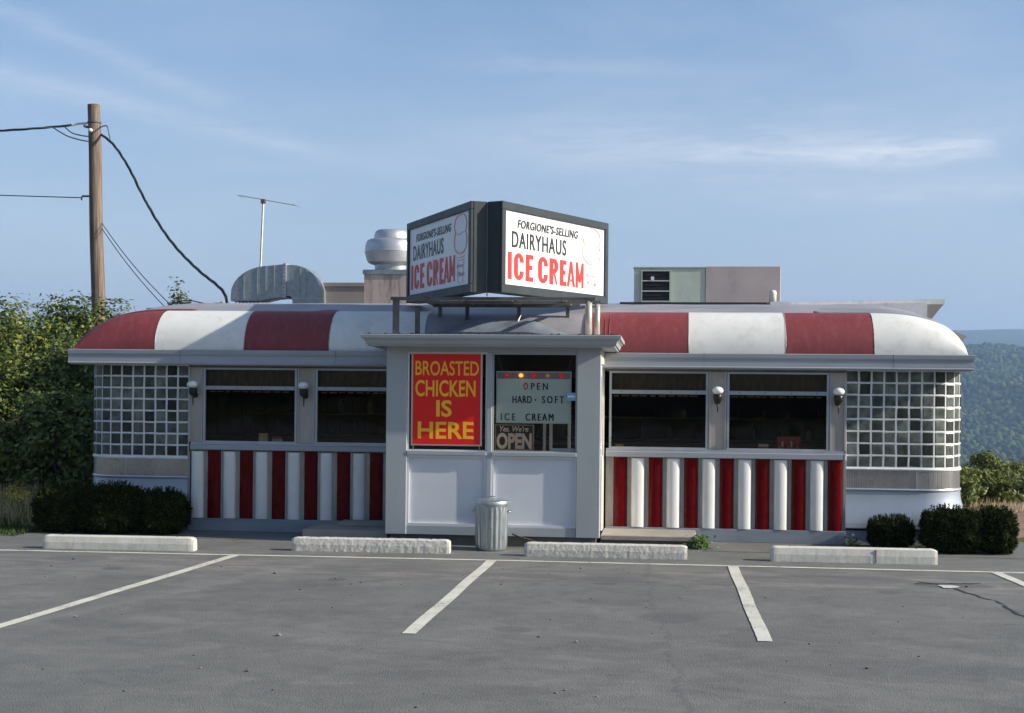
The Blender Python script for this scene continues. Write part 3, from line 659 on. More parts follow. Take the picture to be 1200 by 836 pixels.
for side, xs in ((-1, -4.15), (1, 4.27)):
    path = endpath(side, xs, YB)
    nm = 'left' if side < 0 else 'right'
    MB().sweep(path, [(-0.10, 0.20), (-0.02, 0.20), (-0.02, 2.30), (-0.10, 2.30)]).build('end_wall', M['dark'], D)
    # flared skirt
    flared(path, [(-0.02, 0.235), (0.095, 0.235), (0.100, 0.255), (0.095, 0.28), (0.082, 0.34), (0.062, 0.41), (0.040, 0.48), (0.022, 0.55), (0.011, 0.61), (0.008, 0.665), (-0.02, 0.665)], xs).build('skirt', M['skirt'], D, auto=True)
    flared(path, [(-0.02, 0.205), (0.099, 0.205), (0.104, 0.22), (0.099, 0.235), (-0.02, 0.235)], xs).build('skirt_trim', M['frame'], D, auto=True)
    MB().sweep(path, [(-0.05, 0.0), (0.015, 0.0), (0.015, 0.175), (-0.05, 0.175)]).build('kick_plate', M['kick'], D)
    # fluted band: fine vertical ribs
    fine = []
    L = 0; acc = [0]
    for i in range(len(path)-1):
        acc.append(acc[-1]+math.hypot(path[i+1][0]-path[i][0], path[i+1][1]-path[i][1]))
    tot = min(acc[-1], 3.2); nn = int(tot/0.007)

    def at(s):
        s = min(s, acc[-1]-1e-6); i = max(j for j in range(len(acc)-1) if acc[j] <= s)
        f = (s-acc[i])/(acc[i+1]-acc[i]); a, b = path[i], path[i+1]
        nx, ny = a[2]+(b[2]-a[2])*f, a[3]+(b[3]-a[3])*f; l = math.hypot(nx, ny)
        return (a[0]+(b[0]-a[0])*f, a[1]+(b[1]-a[1])*f, nx/l, ny/l)
    fb = MB(); vs = []
    for i in range(nn+1):
        x, y, nx, ny = at(i*tot/nn); o = 0.0034 if i % 4 in (0, 1) else 0.0025
        for z in (0.70, 0.925): vs.append((x+nx*o, y+ny*o, z))
    fb.add(vs, [(2*i, 2*i+2, 2*i+3, 2*i+1) for i in range(nn)])
    fb.build('fluted_band', M['ribbed'], D)
    MB().sweep(path, [(-0.02, 0.667), (0.014, 0.667), (0.020, 0.685), (0.014, 0.70), (-0.02, 0.70)]).build('band_bead', M['frame'], D, auto=True)
    MB().sweep(path, [(-0.02, 0.925), (0.016, 0.925), (0.020, 0.94), (0.010, 0.958), (-0.02, 0.958)]).build('block_sill', M['trim'], D, auto=True)
    # vertical seams on the band
    for s_ in ((0.86,) if side > 0 else (0.85,)):
        x, y, nx, ny = at(s_); bx(x-0.006, x+0.006, y-0.012, y, 0.70, 0.925).build('band_seam', M['frame'], D)
    # glass blocks
    ncol = 17
    G_ = bpy.data.objects.new('glass_block_wall', None); COL.objects.link(G_); G_.parent = D; G_.location = Vector((xs, YF, 0.95))-WL[D.name]; WL[G_.name] = Vector((xs, YF, 0.95))
    G_['label'] = 'curved glass block corner at the %s end' % nm
    p2 = []
    for i in range(150):
        p2.append(at(i*0.1525*ncol/149))
    MB().sweep(p2, [(-0.02, 0.958), (-0.006, 0.958), (-0.006, 2.155), (-0.02, 2.155)]).build('mortar', M['dark'], G_)
    # mortar joints as real raised ribs, slightly uneven
    mj = MB()
    for k in range(ncol+1):
        wob = [rnd.uniform(-.004, .004) for _ in range(9)]
        for r in range(8):
            z0 = 0.958+r*0.1496; z1 = z0+0.1496
            vs = []
            for z, wb in ((z0, wob[r]), (z1, wob[r+1])):
                for dx in (-0.0115, 0.0115):
                    for o in (-0.006, 0.004):
                        x, y, nx, ny = at(max(0, k*0.1525+dx+wb)); vs.append((x+nx*o, y+ny*o, z))
            mj.add(vs, [(0, 1, 5, 4), (1, 3, 7, 5), (3, 2, 6, 7)])
    for r in range(9):
        zz = 0.958+r*0.1496; vs = []
        m_ = ncol*4
        off = 0.0
        for i in range(m_+1):
            if i % 4 == 0: off = rnd.uniform(-.0035, .0035)
            x, y, nx, ny = at(i*0.1525/4); hw = 0.0112+rnd.uniform(-.0015, .0015)
            for (o, dz) in ((-0.006, -hw), (0.005, -hw), (0.005, hw), (-0.006, hw)): vs.append((x+nx*o, y+ny*o, zz+dz+off))
        mj.add(vs, [(i*4+j, i*4+4+j, i*4+5+j, i*4+1+j) for i in range(m_) for j in range(3)])
    mj.build('mortar_joint', M['mortar'], G_)
    # block mesh: shallow pillow
    bmB = MB(); hw, hh = 0.0665, 0.0655
    bmB.add([(-hw, 0.02, -hh), (hw, 0.02, -hh), (hw, 0.02, hh), (-hw, 0.02, hh), (-hw, -0.001, -hh), (hw, -0.001, -hh), (hw, -0.001, hh), (-hw, -0.001, hh),
             (-hw*.8, -0.006, -hh*.8), (hw*.8, -0.006, -hh*.8), (hw*.8, -0.006, hh*.8), (-hw*.8, -0.006, hh*.8)],
            [(0, 1, 5, 4), (1, 2, 6, 5), (2, 3, 7, 6), (3, 0, 4, 7), (4, 5, 9, 8), (5, 6, 10, 9), (6, 7, 11, 10), (7, 4, 8, 11), (8, 9, 10, 11)])
    bme = bmB.mesh('glass_block'); bme.materials.append(M['block'])
    for k in range(ncol):
        x, y, nx, ny = at((k+0.5)*0.1525)
        for r in range(8):
            b = bpy.data.objects.new('glass_block', bme); COL.objects.link(b); b.parent = G_
            b.location = Vector((x, y, 0.958+(r+0.5)*0.1496))-WL[G_.name]
            b.rotation_euler = (rnd.uniform(-.012, .012), rnd.uniform(-.01, .01), math.atan2(nx, -ny)+rnd.uniform(-.02, .02))

# pilasters
for (a, b) in ((-4.155, -3.95), (-2.70, -2.455), (2.575, 2.81), (4.06, 4.275)):
    bx(a, b, 1.085, 1.13, 1.152, 2.13).build('pilaster', M['steel'], D, bevel=0.004)
    for xx in (a+0.012, b-0.027):
        bx(xx, xx+0.015, 1.072, 1.087, 1.155, 2.13).build('pilaster_rib', M['frame'], D)
# end strips beside the striped wainscot
bx(4.245, 4.275, 1.08, 1.13, 0.175, 1.03).build('corner_strip', M['strip'], D)
bx(-4.155, -4.125, 1.08, 1.13, 0.175, 1.03).build('corner_strip', M['strip'], D)

# windows
WIN = [(-3.95, -2.70), (-2.455, -1.31), (1.34, 2.575), (2.81, 4.06)]
for i, (a, b) in enumerate(WIN):
    f = MB(); e = 0.028
    f.box(a, a+e, 1.075, 1.12, 1.152, 2.125); f.box(b-e, b, 1.075, 1.12, 1.152, 2.125)
    f.box(a+e, b-e, 1.078, 1.12, 1.152, 1.172); f.box(a+e, b-e, 1.078, 1.12, 2.10, 2.125)
    fo = f.build('window', M['frame'], D)
    bx(a+e, b-e, 1.060, 1.115, 1.838, 1.888).build('transom_bar', M['alu'], fo, bevel=0.004)
    for s_ in (0.12, 0.37, 0.63, 0.88):
        x = a+(b-a)*s_; bx(x-0.006, x+0.006, 1.054, 1.061, 1.858, 1.870).build('rivet', M['black'], fo)
    bx(a+e, b-e, 1.100, 1.106, 1.172, 1.838).build('pane', M['glass'], fo)
    tp = MB(); tp.add([(a+e, 1.10, 1.888), (b-e, 1.10, 1.888), (b-e, 1.085, 2.10), (a+e, 1.085, 2.10), (a+e, 1.106, 1.888), (b-e, 1.106, 1.888), (b-e, 1.091, 2.10), (a+e, 1.091, 2.10)],
           [(0, 1, 2, 3), (7, 6, 5, 4), (0, 4, 5, 1), (1, 5, 6, 2), (2, 6, 7, 3), (3, 7, 4, 0)])
    tp.build('transom_pane', M['glass'], fo)
    # pleated curtain behind the transom and a fringe below the bar
    cu = MB(); nn = 110
    cu.grid(nn, 3, lambda u, v: (a+0.03+u*(b-a-0.06), 1.19+0.014*math.sin(u*nn*0.55+i)+0.012*math.sin(u*23+i*2), 1.86+v*0.27))
    cu.build('curtain', M['curtain'], fo, smooth=True)
    fr = MB(); k = 0; x = a+0.05
    while x < b-0.12:
        L = rnd.uniform(0.05, 0.11); fr.box(x, x+L, 1.17, 1.175, 1.806+rnd.uniform(-.003, .003), 1.822); x += L+rnd.uniform(0.012, 0.04)
    fr.build('curtain_fringe', M['fringe'], fo)

# sill rail and kick plate, wainscot backing
bx(-4.11, -1.305, 1.025, 1.13, 1.055, 1.125).build('sill_rail', M['alu'], D, bevel=0.006)
bx(1.305, 4.25, 1.025, 1.13, 1.045, 1.115).build('sill_rail', M['alu'], D, bevel=0.006)
bx(4.251, 4.258, 1.022, 1.13, 1.040, 1.120).build('rail_end_cap', M['trim'], D)
for (a, b) in ((-4.11, -1.305), (1.305, 4.25)):
    bx(a, b, 1.06, 1.13, 1.116+(0.01 if a < 0 else 0), 1.152).build('window_sill', M['frame'], D)
    bx(a-(0.03 if a < 0 else 0), b+(0 if a < 0 else .02), 1.045, 1.128, 0.0, 0.165).build('kick_plate', M['kick'], D, bevel=0.004)
    bx(a, b, 1.092, 1.128, 0.166, 1.045).build('wainscot_backing', M['strip'], D)


def flute(r, dep, h, dome):
    mb = MB(); n = 14; rows = [(0, 1.0)] + ([(h-0.05, 1.0), (h-0.02, 0.93), (h-0.004, 0.70)] if dome else [(h, 1.0)])
    vs = []
    for (z, k) in rows:
        for i in range(n+1):
            t_ = math.pi*i/n; vs.append((-r*math.cos(t_), -dep*math.sin(t_)**0.8*k, z))
    fs = [(j*(n+1)+i, j*(n+1)+i+1, (j+1)*(n+1)+i+1, (j+1)*(n+1)+i) for j in range(len(rows)-1) for i in range(n)]
    fs += [tuple(range(n, -1, -1)), tuple((len(rows)-1)*(n+1)+i for i in range(n+1))]
    mb.add(vs, fs); me = mb.mesh('flute'); me.polygons.foreach_set('use_smooth', [True]*len(me.polygons)); return me


wf = flute(0.083, 0.056, 0.872, True); wf.materials.append(M['white'])
rf = flute(0.087, 0.045, 0.876, False); rf.materials.append(M['red'])


def place_flute(nm, me, x):
    o = bpy.data.objects.new(nm, me); COL.objects.link(o); o.parent = D; o.location = Vector((x, 1.0915, 0.167))-WL[D.name]; WL[o.name] = Vector((x, 1.09, 0.167))
    md = o.modifiers.new('split', 'EDGE_SPLIT'); md.split_angle = rad(50)


for k in range(7):
    place_flute('white_flute', wf, -4.105+0.4305*k+0.083); place_flute('red_flute', rf, -3.885+0.4305*k+0.087) if k < 6 or True else None
for k in range(7):
    place_flute('red_flute', rf, 1.400+0.4425*k+0.087)
    if k < 6: place_flute('white_flute', wf, 1.625+0.4425*k+0.083)
sm = MB()
for k in range(6):
    for xx in (-3.93, -3.70): sm.box(xx+0.4305*k, xx+0.4305*k+0.006, 1.086, 1.0925, 0.17, 1.05)
for k in range(6):
    for xx in (1.588, 1.812): sm.box(xx+0.4425*k, xx+0.4425*k+0.006, 1.086, 1.0925, 0.17, 1.04)
o = sm.build('flute_joint', M['frame'], D); o['kind'] = 'stuff'

# roof
RC = 0.1
def roof_h(d):
    """height over the eave at distance d in from the eave (0..2.0)"""
    if d <= 0: return 0.0
    h1 = 0.515*math.sqrt(max(0, 1-((0.52-min(d, 0.52))/0.52)**2))
    if d > 0.52: h1 += 0.20*math.sin(min(1, (d-0.52)/1.5)*math.pi/2)
    return h1


def roof_g(x):
    xl, xr = -4.50, 4.60
    if xl <= x <= xr: return 1.0
    e = (xl-x)/1.17 if x < xl else (x-xr)/1.11
    return max(0.0, 1-min(1.0, e)**2.5)**(1/2.5)


RY0, RY1 = 0.965, 4.95
def roof_pt(x, y, lift=0.0):
    d = min(y-RY0, RY1-y); g = roof_g(x)
    return (x, y, 2.352+roof_h(d)*g+lift*max(g, 0.2))


def roof_xs(x0, x1, n=40):
    out = []
    for i in range(n+1):
        x = x0+(x1-x0)*i/n; out.append(x)
    return out


# x samples clustered at the ends
xs_ = [-5.67+1.17*(1-math.cos(math.pi/2*i/16)) for i in range(17)] + [-4.5+9.1*i/60 for i in range(1, 61)] + [4.6+1.11*math.sin(math.pi/2*i/16) for i in range(1, 17)]
ds = [0.0, 0.006, 0.022, 0.05, 0.09, 0.14, 0.20, 0.27, 0.35, 0.43, 0.52, 0.75, 1.05, 1.4, 1.8, 1.99]
ys_ = [RY0+d for d in ds] + [RY1-d for d in reversed(ds[:-1])]
rm = MB(); vs = []
for y in ys_:
    for x in xs_:
        p = list(roof_pt(x, y))
        if abs(y-2.95) < 1.4: p[2] += 0.008*mnoise.noise((x*2.2, y*3, 0))
        vs.append(tuple(p))
nx_ = len(xs_)
rm.add(vs, [(j*nx_+i, j*nx_+i+1, (j+1)*nx_+i+1, (j+1)*nx_+i) for j in range(len(ys_)-1) for i in range(nx_-1)])
RO = rm.build('roof', M['roof'], D, smooth=True)
# roof closing sheet under the barrel
bx(-5.66, 5.70, 0.97, 4.94, 2.325, 2.351).build('roof_deck', M['dark'], D)


def canopy_panel(name, mat, x0, x1, ragged=None):
    """one striped panel bent over the front edge of the roof, 14 mm thick"""
    mb = MB()
    if x0 < -5.5: xs = [x0+(x1-x0)*(1-math.cos(math.pi/2*i/22)) for i in range(23)]
    elif x1 > 5.5: xs = [x0+(x1-x0)*math.sin(math.pi/2*i/22) for i in range(23)]
    else: xs = [x0+(x1-x0)*i/22 for i in range(23)]
    dd = [0.0, 0.005, 0.015, 0.03, 0.05, 0.075, 0.11, 0.15, 0.20, 0.26, 0.33, 0.41, 0.50, 0.54]
    top = []; bot = []
    for d in dd:
        for i, x in enumerate(xs):
            dmax = 1.0
            if ragged: dmax = ragged((x-x0)/(x1-x0))
            d2 = d*dmax
            th = 0.016
            x_, y_, z_ = roof_pt(x, RY0+d2)
            nrm = Vector((0, -1, 0)).lerp(Vector((0, 0, 1)), min(1, d2/0.4)).normalized()
            wv = 0.003*mnoise.noise((x*1.7, d*4, 3))
            top.append((x_, y_+nrm.y*(th+wv), z_+nrm.z*(th+wv))); bot.append((x_, y_-nrm.y*0.004, z_-nrm.z*0.004))
    n = len(xs); m = len(dd); N_ = n*m
    fs = [(j*n+i, j*n+i+1, (j+1)*n+i+1, (j+1)*n+i) for j in range(m-1) for i in range(n-1)]
    fs += [tuple(N_+a for a in reversed(f)) for f in fs]
    for j in range(m-1): fs += [(j*n, (j+1)*n, N_+(j+1)*n, N_+j*n), (j*n+n-1, N_+j*n+n-1, N_+(j+1)*n+n-1, (j+1)*n+n-1)]
    for i in range(n-1): fs += [((m-1)*n+i, (m-1)*n+i+1, N_+(m-1)*n+i+1, N_+(m-1)*n+i), (i, N_+i, N_+i+1, i+1)]
    mb.add(top+bot, fs)
    return mb.build(name, mat, D, auto=True)


canopy_panel('red_canopy_panel', M['canred'], -5.655, -4.573)
canopy_panel('white_canopy_panel', M['canwhite'], -4.567, -3.378)
canopy_panel('red_canopy_panel', M['canred'], -3.372, -2.258, lambda u: 1.0+0.25*max(0, math.sin(u*9))*(u > 0.6))
canopy_panel('white_canopy_panel', M['canwhite'], -2.252, -1.02, lambda u: 1.0+0.08*math.sin(u*14) if u > .6 else 1.0)
canopy_panel('red_canopy_panel', M['canred'], 1.02, 2.322, lambda u: 0.8+0.2*min(1, u*5+0.3*math.sin(u*40)))
canopy_panel('white_canopy_panel', M['canwhite'], 2.328, 3.514)
canopy_panel('red_canopy_panel', M['canred'], 3.520, 4.582)
canopy_panel('white_canopy_panel', M['canwhite'], 4.588, 5.69)
# dark bead on the end edges of the canopy
def endbead(xa, xb, mat=M['alu']):
    pts = []
    for i in range(25):
        t_ = i/24; x = xa+(xb-xa)*t_; p = roof_pt(x, RY0+0.54); pts.append((p[0], p[1]+0.02, p[2]+0.016))
    MB().tube(pts, 0.024, 6).build('canopy_edge_trim', mat, D, smooth=True)


endbead(5.705, 3.9); endbead(-5.665, -4.2, M['canred'])
for xj, mt in ((-4.57, 'strip'), (2.325, 'strip'), (3.517, 'strip'), (4.585, 'black'), (-3.375, 'strip'), (-2.255, 'strip')):
    pts = [(p[0], p[1]-0.012*(1-min(1, d/0.4)), p[2]+0.010*min(1, d/0.3)+0.004) for d in (0.0, .01, .03, .06, .1, .15, .22, .3, .4, .5, .53) for p in [roof_pt(xj, RY0+d)]]
    MB().tube(pts, 0.0075, 5).build('canopy_seam', M[mt], D, smooth=True)
# red repair drips left of the right canopy run
for k in range(6):
    x = 1.06+k*0.055; L = rnd.uniform(0.1, 0.32)
    pts = [(p[0], p[1]-0.012, p[2]+0.012) for i in range(7) for p in [roof_pt(x, RY0+0.03+L*i/6)]]
    MB().tube(pts, 0.006, 5).build('paint_drip', M['canred'], D, smooth=True)

# eave fascia in lengths
EP = [(0.0, 2.168), (0.012, 2.168), (0.014, 2.180), (0.004, 2.190), (0.002, 2.272), (0.010, 2.280), (0.010, 2.292), (0.016, 2.298), (0.020, 2.345), (0.012, 2.352), (0.0, 2.352)]
js = [-5.735, -4.217, -2.152, -0.205, 2.516, 4.809, 5.775]
for i in range(6):
    a, b = js[i]+0.0025, js[i+1]-0.0025
    dz = rnd.uniform(-0.0015, 0.0015)
    mb = MB(); mb.prism([(0.93-o, z+dz) for o, z in EP], a, b, 'x'); mb.build('eave_fascia', M['alu'], D)
for sgn, xe in ((-1, -5.735), (1, 5.775)):
    for (y0_, y1_) in ((0.932, 2.9), (2.905, 4.98)):
        mb = MB(); mb.prism([(xe+sgn*(o-0.02), z) for o, z in EP], y0_, y1_, 'y'); mb.build('eave_fascia', M['alu'], D)
mb = MB(); mb.prism([(4.98+o, z) for o, z in EP], -5.73, 5.77, 'x'); mb.build('eave_fascia', M['alu'], D)
bx(-5.715, 5.755, 0.935, 4.975, 2.155, 2.167).build('soffit', M['alu'], D)

# sconces: one thing each, on the pilasters
def make_lamp():
    t_ = thing('wall_lamp', 'x', 'wall lamp')
    MB().lathe([(0.0, 0.122), (0.03, 0.118), (0.062, 0.104), (0.080, 0.083), (0.085, 0.062), (0.080, 0.04), (0.06, 0.02), (0.03, 0.01)], (0, -0.15, 0.0), 20).build('globe', M['globe'], t_, smooth=True)
    MB().lathe([(0.02, -0.115), (0.045, -0.10), (0.062, -0.07), (0.068, -0.03), (0.066, 0.0), (0.05, 0.012)], (0, -0.11, 0.0), 14).build('shade_cup', M['black'], t_, smooth=True)
    MB().tube([(0, -0.11, -0.05), (0, -0.07, -0.09), (0, -0.02, -0.10), (0, -0.004, -0.10)], 0.012, 8).build('arm', M['black'], t_, smooth=True)
    MB().tube([(0, -0.11, -0.12), (0, -0.11, -0.26)], [0.013, 0.007], 8).build('stem', M['black'], t_, smooth=True)
    MB().lathe([(0.045, 0), (0.045, 0.012)], (0, 0, 0), 16).build('wall_plate', M['black'], t_)
    p = t_.children[-1]; p.rotation_euler = (math.pi/2, 0, 0); p.location = (0, 0, -0.10)
    return t_


lamp0 = make_lamp()
for i, (x, lab) in enumerate(((-4.06, 'white globe wall lamp beside the left glass block corner, in shade'), (-2.585, 'shaded white globe wall lamp between the two windows of the left wing'),
                              (2.69, 'sunlit white globe wall lamp between the two windows of the right wing'), (4.165, 'sunlit white globe wall lamp beside the right glass block corner'))):
    o = lamp0 if i == 0 else copy_tree(lamp0)
    o.location = (x, 1.083, 1.850-0.012*(i > 1)); o.scale = (0.84, 0.84, 0.84); o['label'] = lab; o['group'] = 'globe lamps on the diner front'

# counter, stools, shelves inside
ct = thing('lunch_counter', 'long counter seen dimly through the diner windows', 'counter', (0, 3.2, 0.34))
bx(-4.6, 4.8, 3.0, 3.45, 1.10, 1.15).build('countertop', M['stainless'], ct); bx(-4.5, 4.7, 3.1, 3.4, 0.341, 1.099).build('counter_front', M['wood'], ct)
sh = thing('back_shelf', 'shelf with pots and bottles on the back wall inside the diner', 'shelf', (0, 4.4, 1.2))
bx(-4.4, 4.6, 4.35, 4.6, 1.45, 1.48).build('shelf_board', M['stainless'], sh); bx(-4.4, 4.6, 4.35, 4.6, 1.12, 1.15).build('shelf_board', M['stainless'], sh)
for k in range(44):
    x = -4.3+k*0.2+rnd.uniform(-.05, .05); hgt = rnd.uniform(0.08, 0.25); r = rnd.uniform(0.025, 0.06)
    MB().lathe([(r, 0), (r, hgt*.7), (r*.5, hgt*.85), (r*.4, hgt)], (x, 4.45, 1.481 if k % 2 else 1.151), 10).build('jar', M[rnd.choice(('stainless', 'paperr', 'paperw', 'wood', 'fringe'))], sh, smooth=True)

# things on the window sills
def sill_item(name, label, cat, x0, x1, z0, z1, mat, capmat=None, y=1.19):
    t_ = thing(name, label, cat, ((x0+x1)/2, y, z0))
    h = z1-z0
    bx(x0, x1, y-0.03, y+0.03, z0, z0+h*0.62).build('body', M[mat], t_, bevel=0.003)
    bx(x0+0.003, x1-0.003, y-0.028, y+0.028, z0+h*0.621, z1).build('top', M[capmat or mat], t_, bevel=0.003)
bx(-3.94, -1.30, 1.125, 1.30, 1.132, 1.150).build('inner_sill', M['wood'], D); bx(1.33, 4.06, 1.125, 1.30, 1.125, 1.140).build('inner_sill', M['wood'], D)
sill_item('napkin_box', 'small white box with a yellow top on the left window sill', 'box', -3.23, -3.11, 1.151, 1.275, 'paperw', 'paper1')
sill_item('pink_packet_box', 'small pink and white box on the left window sill beside the yellow topped box', 'box', -3.05, -2.92, 1.151, 1.232, 'paperw', 'paper2')
sill_item('yellow_box', 'small yellow topped box in the right wing window nearest the porch', 'box', 1.415, 1.52, 1.141, 1.20, 'paperw', 'paper1')
sill_item('red_tray', 'low reddish tray in the right wing window nearest the porch', 'tray', 1.545, 1.66, 1.141, 1.165, 'paperr')
sill_item('pink_box', 'pink box on the sill of the right wing window nearest the glass blocks', 'box', 3.205, 3.335, 1.141, 1.225, 'paper2', 'paperw')
bd = thing('window_card', 'red and white printed card standing in the right wing window', 'card', (3.585, 1.22, 1.141))
bx(3.44, 3.73, 1.22, 1.226, 1.141, 1.32).build('card', M['paperr'], bd)
for k in range(7): bx(3.46+0.037*k, 3.48+0.037*k, 1.216, 1.2195, 1.17+0.018*(k % 3), 1.20+0.03*((k*2) % 3)).build('printed_block', M[('fringe', 'paperw', 'curtain')[k % 3]], bd)
bx(3.48, 3.62, 1.215, 1.2195, 1.145, 1.156).build('printed_line', M['paperw'], bd)

# ------------------------------------------------------------------ entrance porch
V_ = thing('entrance_porch', 'square grey blue entrance porch with flat white roof in front of the diner', 'porch', (0, 0.5, 0))
VP = M['vpaint']
bx(-1.25, 1.24, 0.05, 1.09, 0.0, 0.125).build('foundation', M['concdark'], V_)
bx(-1.30, -1.045, 0.0, 0.16, 0.126, 2.40).build('corner_post', VP, V_, bevel=0.005)
bx(1.005, 1.285, 0.0, 0.16, 0.126, 2.40).build('corner_post', VP, V_, bevel=0.005)
bx(-1.045, 1.005, 0.015, 0.13, 0.126, 0.235).build('bottom_rail', VP, V_, bevel=0.004)
bx(-1.045, 1.005, 0.012, 0.13, 2.325, 2.40).build('header', VP, V_, bevel=0.004)
bx(-0.075, -0.015, 0.004, 0.12, 0.236, 2.324).build('mullion', VP, V_, bevel=0.004)
for a, b in ((-1.044, -0.076), (-0.014, 1.004)):
    bx(a, b, -0.006, 0.12, 1.085, 1.135).build('sill', VP, V_, bevel=0.005)
    p = bx(a+0.03, b-0.03, 0.046, 0.064, 0.262, 1.06).build('lower_panel', M['vpanel'], V_)
    fr = MB(); e = 0.028
    fr.prism([(a, 0.236), (b, 0.236), (b-e, 0.236+e), (a+e, 0.236+e)], 0.018, 0.055, 'y')
    fr.prism([(a, 1.084), (b, 1.084), (b-e, 1.084-e), (a+e, 1.084-e)], 0.018, 0.055, 'y')
    fr.prism([(a, 0.236), (a+e, 0.236+e), (a+e, 1.084-e), (a, 1.084)], 0.018, 0.055, 'y')
    fr.prism([(b, 0.236), (b-e, 0.236+e), (b-e, 1.084-e), (b, 1.084)], 0.018, 0.055, 'y')
    fr.build('panel_moulding', M['vpanel'], p)
    wf_ = MB(); wf_.box(a, a+0.018, 0.028, 0.075, 1.136, 2.324); wf_.box(b-0.018, b, 0.028, 0.075, 1.136, 2.324); wf_.box(a+0.018, b-0.018, 0.028, 0.075, 1.136, 1.150); wf_.box(a+0.018, b-0.018, 0.028, 0.075, 2.300, 2.324)
    wo_ = wf_.build('window', M['trim'] if a < -1 else VP, V_)
    bx(a+0.018, b-0.018, 0.046, 0.050, 1.150, 2.300).build('pane', M['glass2'], wo_)
# sides with doors
for sgn in (-1, 1):
    x0 = 1.285 if sgn > 0 else -1.30
    cm = M['cream'] if sgn > 0 else VP
    def sx(a, b): return (min(x0-sgn*a, x0-sgn*b), max(x0-sgn*a, x0-sgn*b))
    a, b = sx(0.005, 0.12); bx(a, b, 0.161, 0.24, 0.126, 2.40).build('door_jamb', cm, V_, bevel=0.004)
    bx(a, b, 1.0, 1.06, 0.126, 2.40).build('door_jamb', cm, V_, bevel=0.004); bx(a, b, 0.241, 0.999, 2.20, 2.40).build('door_header', cm, V_)
    a, b = sx(0.03, 0.07)
    dm = MB(); dm.box(a, b, 0.243, 0.34, 0.14, 2.195); dm.box(a, b, 0.90, 0.997, 0.14, 2.195); dm.box(a, b, 0.341, 0.899, 0.14, 0.62); dm.box(a, b, 0.341, 0.899, 2.05, 2.195); dm.box(a, b, 0.341, 0.899, 1.15, 1.22)
    do = dm.build('door', M['trim'], V_)
    a, b = sx(0.046, 0.052); gm = M['glass2'] if sgn > 0 else VP; bx(a, b, 0.341, 0.899, 0.621, 1.149).build('pane', gm, do); bx(a, b, 0.341, 0.899, 1.221, 2.049).build('pane', gm, do)  # unseen left door filled solid to stop sun shining through the porch
    hx = x0+sgn*0.02; MB().tube([(x0-sgn*0.03, 0.30, 1.02), (hx, 0.30, 1.02), (hx, 0.30, 1.22), (x0-sgn*0.03, 0.30, 1.22)], 0.009, 6).build('handle', M['frame'], do)
    MB().tube([(x0+sgn*0.012, 0.19, 0.2), (x0+sgn*0.012, 0.19, 1.1)], 0.014, 8).build('door_pipe_trim', M['trim'], V_)
bx(-1.16, 1.15, 0.14, 1.09, 0.126, 0.150).build('porch_floor', M['floor'], V_)
bx(-1.16, 1.15, 0.14, 1.12, 2.36, 2.39).build('porch_ceiling', M['wood'], V_)
bx(-1.0, 0.95, 0.62, 0.66, 2.03, 2.355).build('blind', M['vcurtain'], V_)
bx(0.0, 0.30, 0.85, 1.0, 0.151, 1.55).build('inner_cabinet', M['dark'], V_); 
for xx in (0.52, 0.60, 0.83): bx(xx, xx+0.035, 0.9, 0.94, 0.151, 1.85).build('inner_door_frame', M['frame'], V_)
# roof of the porch: flared crown moulding round a flat slab
prof = [(0.0, 0), (0.0, 0.022), (0.018, 0.022), (0.026, 0.05), (0.03, 0.06), (0.06, 0.088), (0.072, 0.092), (0.078, 0.128), (0.070, 0.134), (0.0, 0.134)]
x0, x1, y0_, y1_ = -1.49, 1.455, -0.195, 1.02
zb0 = 2.392
def ring(o): return [(x0-o, y1_), (x0-o, y0_-o), (x1+o, y0_-o), (x1+o, y1_)]
mb = MB(); vs = []
for (o, z) in prof:
    for (x, y) in ring(o): vs.append((x, y, zb0+z-0.035*(y+0.2)/1.2))
n = len(prof)
fs = [(j*4+i, j*4+i+1, (j+1)*4+i+1, (j+1)*4+i) for j in range(n-1) for i in range(3)]
fs += [(0, 1, 2, 3), tuple((n-1)*4+k for k in (3, 2, 1, 0)), tuple(j*4 for j in range(n)), tuple(j*4+3 for j in reversed(range(n)))]
mb.add(vs, fs); PR = mb.build('roof', VP, V_)
# thin metal drip edge and lumpy roofing on top
mb = MB(); mb.grid(60, 14, lambda u, v: (x0-0.062+u*(x1-x0+0.124), y0_-0.058+v*(y1_-y0_+0.05), zb0+0.137-0.035*v+0.007*abs(mnoise.noise((u*22, v*7, 1)))+0.004))
mb.build('roofing', M['canwhite'], PR, smooth=True)
for k in range(17):
    x = x0+0.05+k*0.175+rnd.uniform(-.06, .06)
    bx(x, x+rnd.uniform(0.015, 0.05), y0_-0.05, y0_-0.03, zb0+0.138, zb0+0.152).build('tar_dab', M['tar'], PR)
bx(1.02, 1.43, -0.16, -0.02, 2.388, 2.392).build('soffit_board', M['vpanel'], PR)

# low saddle of roofing felt joining porch roof and diner roof
mb = MB(); mb.grid(40, 16, lambda u, v: (-1.0+u*1.95, 0.45+v*0.85, 2.49+min(1, 3.2*min(u, 1-u)+0.1)*0.25*math.sin(min(1, v/0.42)*math.pi/2)**0.8 + 0.022*mnoise.noise((u*7, v*4, 2))+0.008*mnoise.noise((u*25, v*14, 2))))
felt = pmat('blue_grey_felt', (0.17, 0.20, 0.24), 0.7, 0.1, (0.11, 0.13, 0.16), 3, 0.8, 0.004, 12)
mb.build('roof_saddle', felt, V_, smooth=True)
MB().tube([(0.20, 0.62, 2.64), (0.205, 0.70, 2.70), (0.22, 0.74, 2.76), (0.245, 0.76, 2.81)], [0.012, 0.014, 0.010, 0.003], 6).build('saddle_seam', M['trim'], V_, smooth=True)

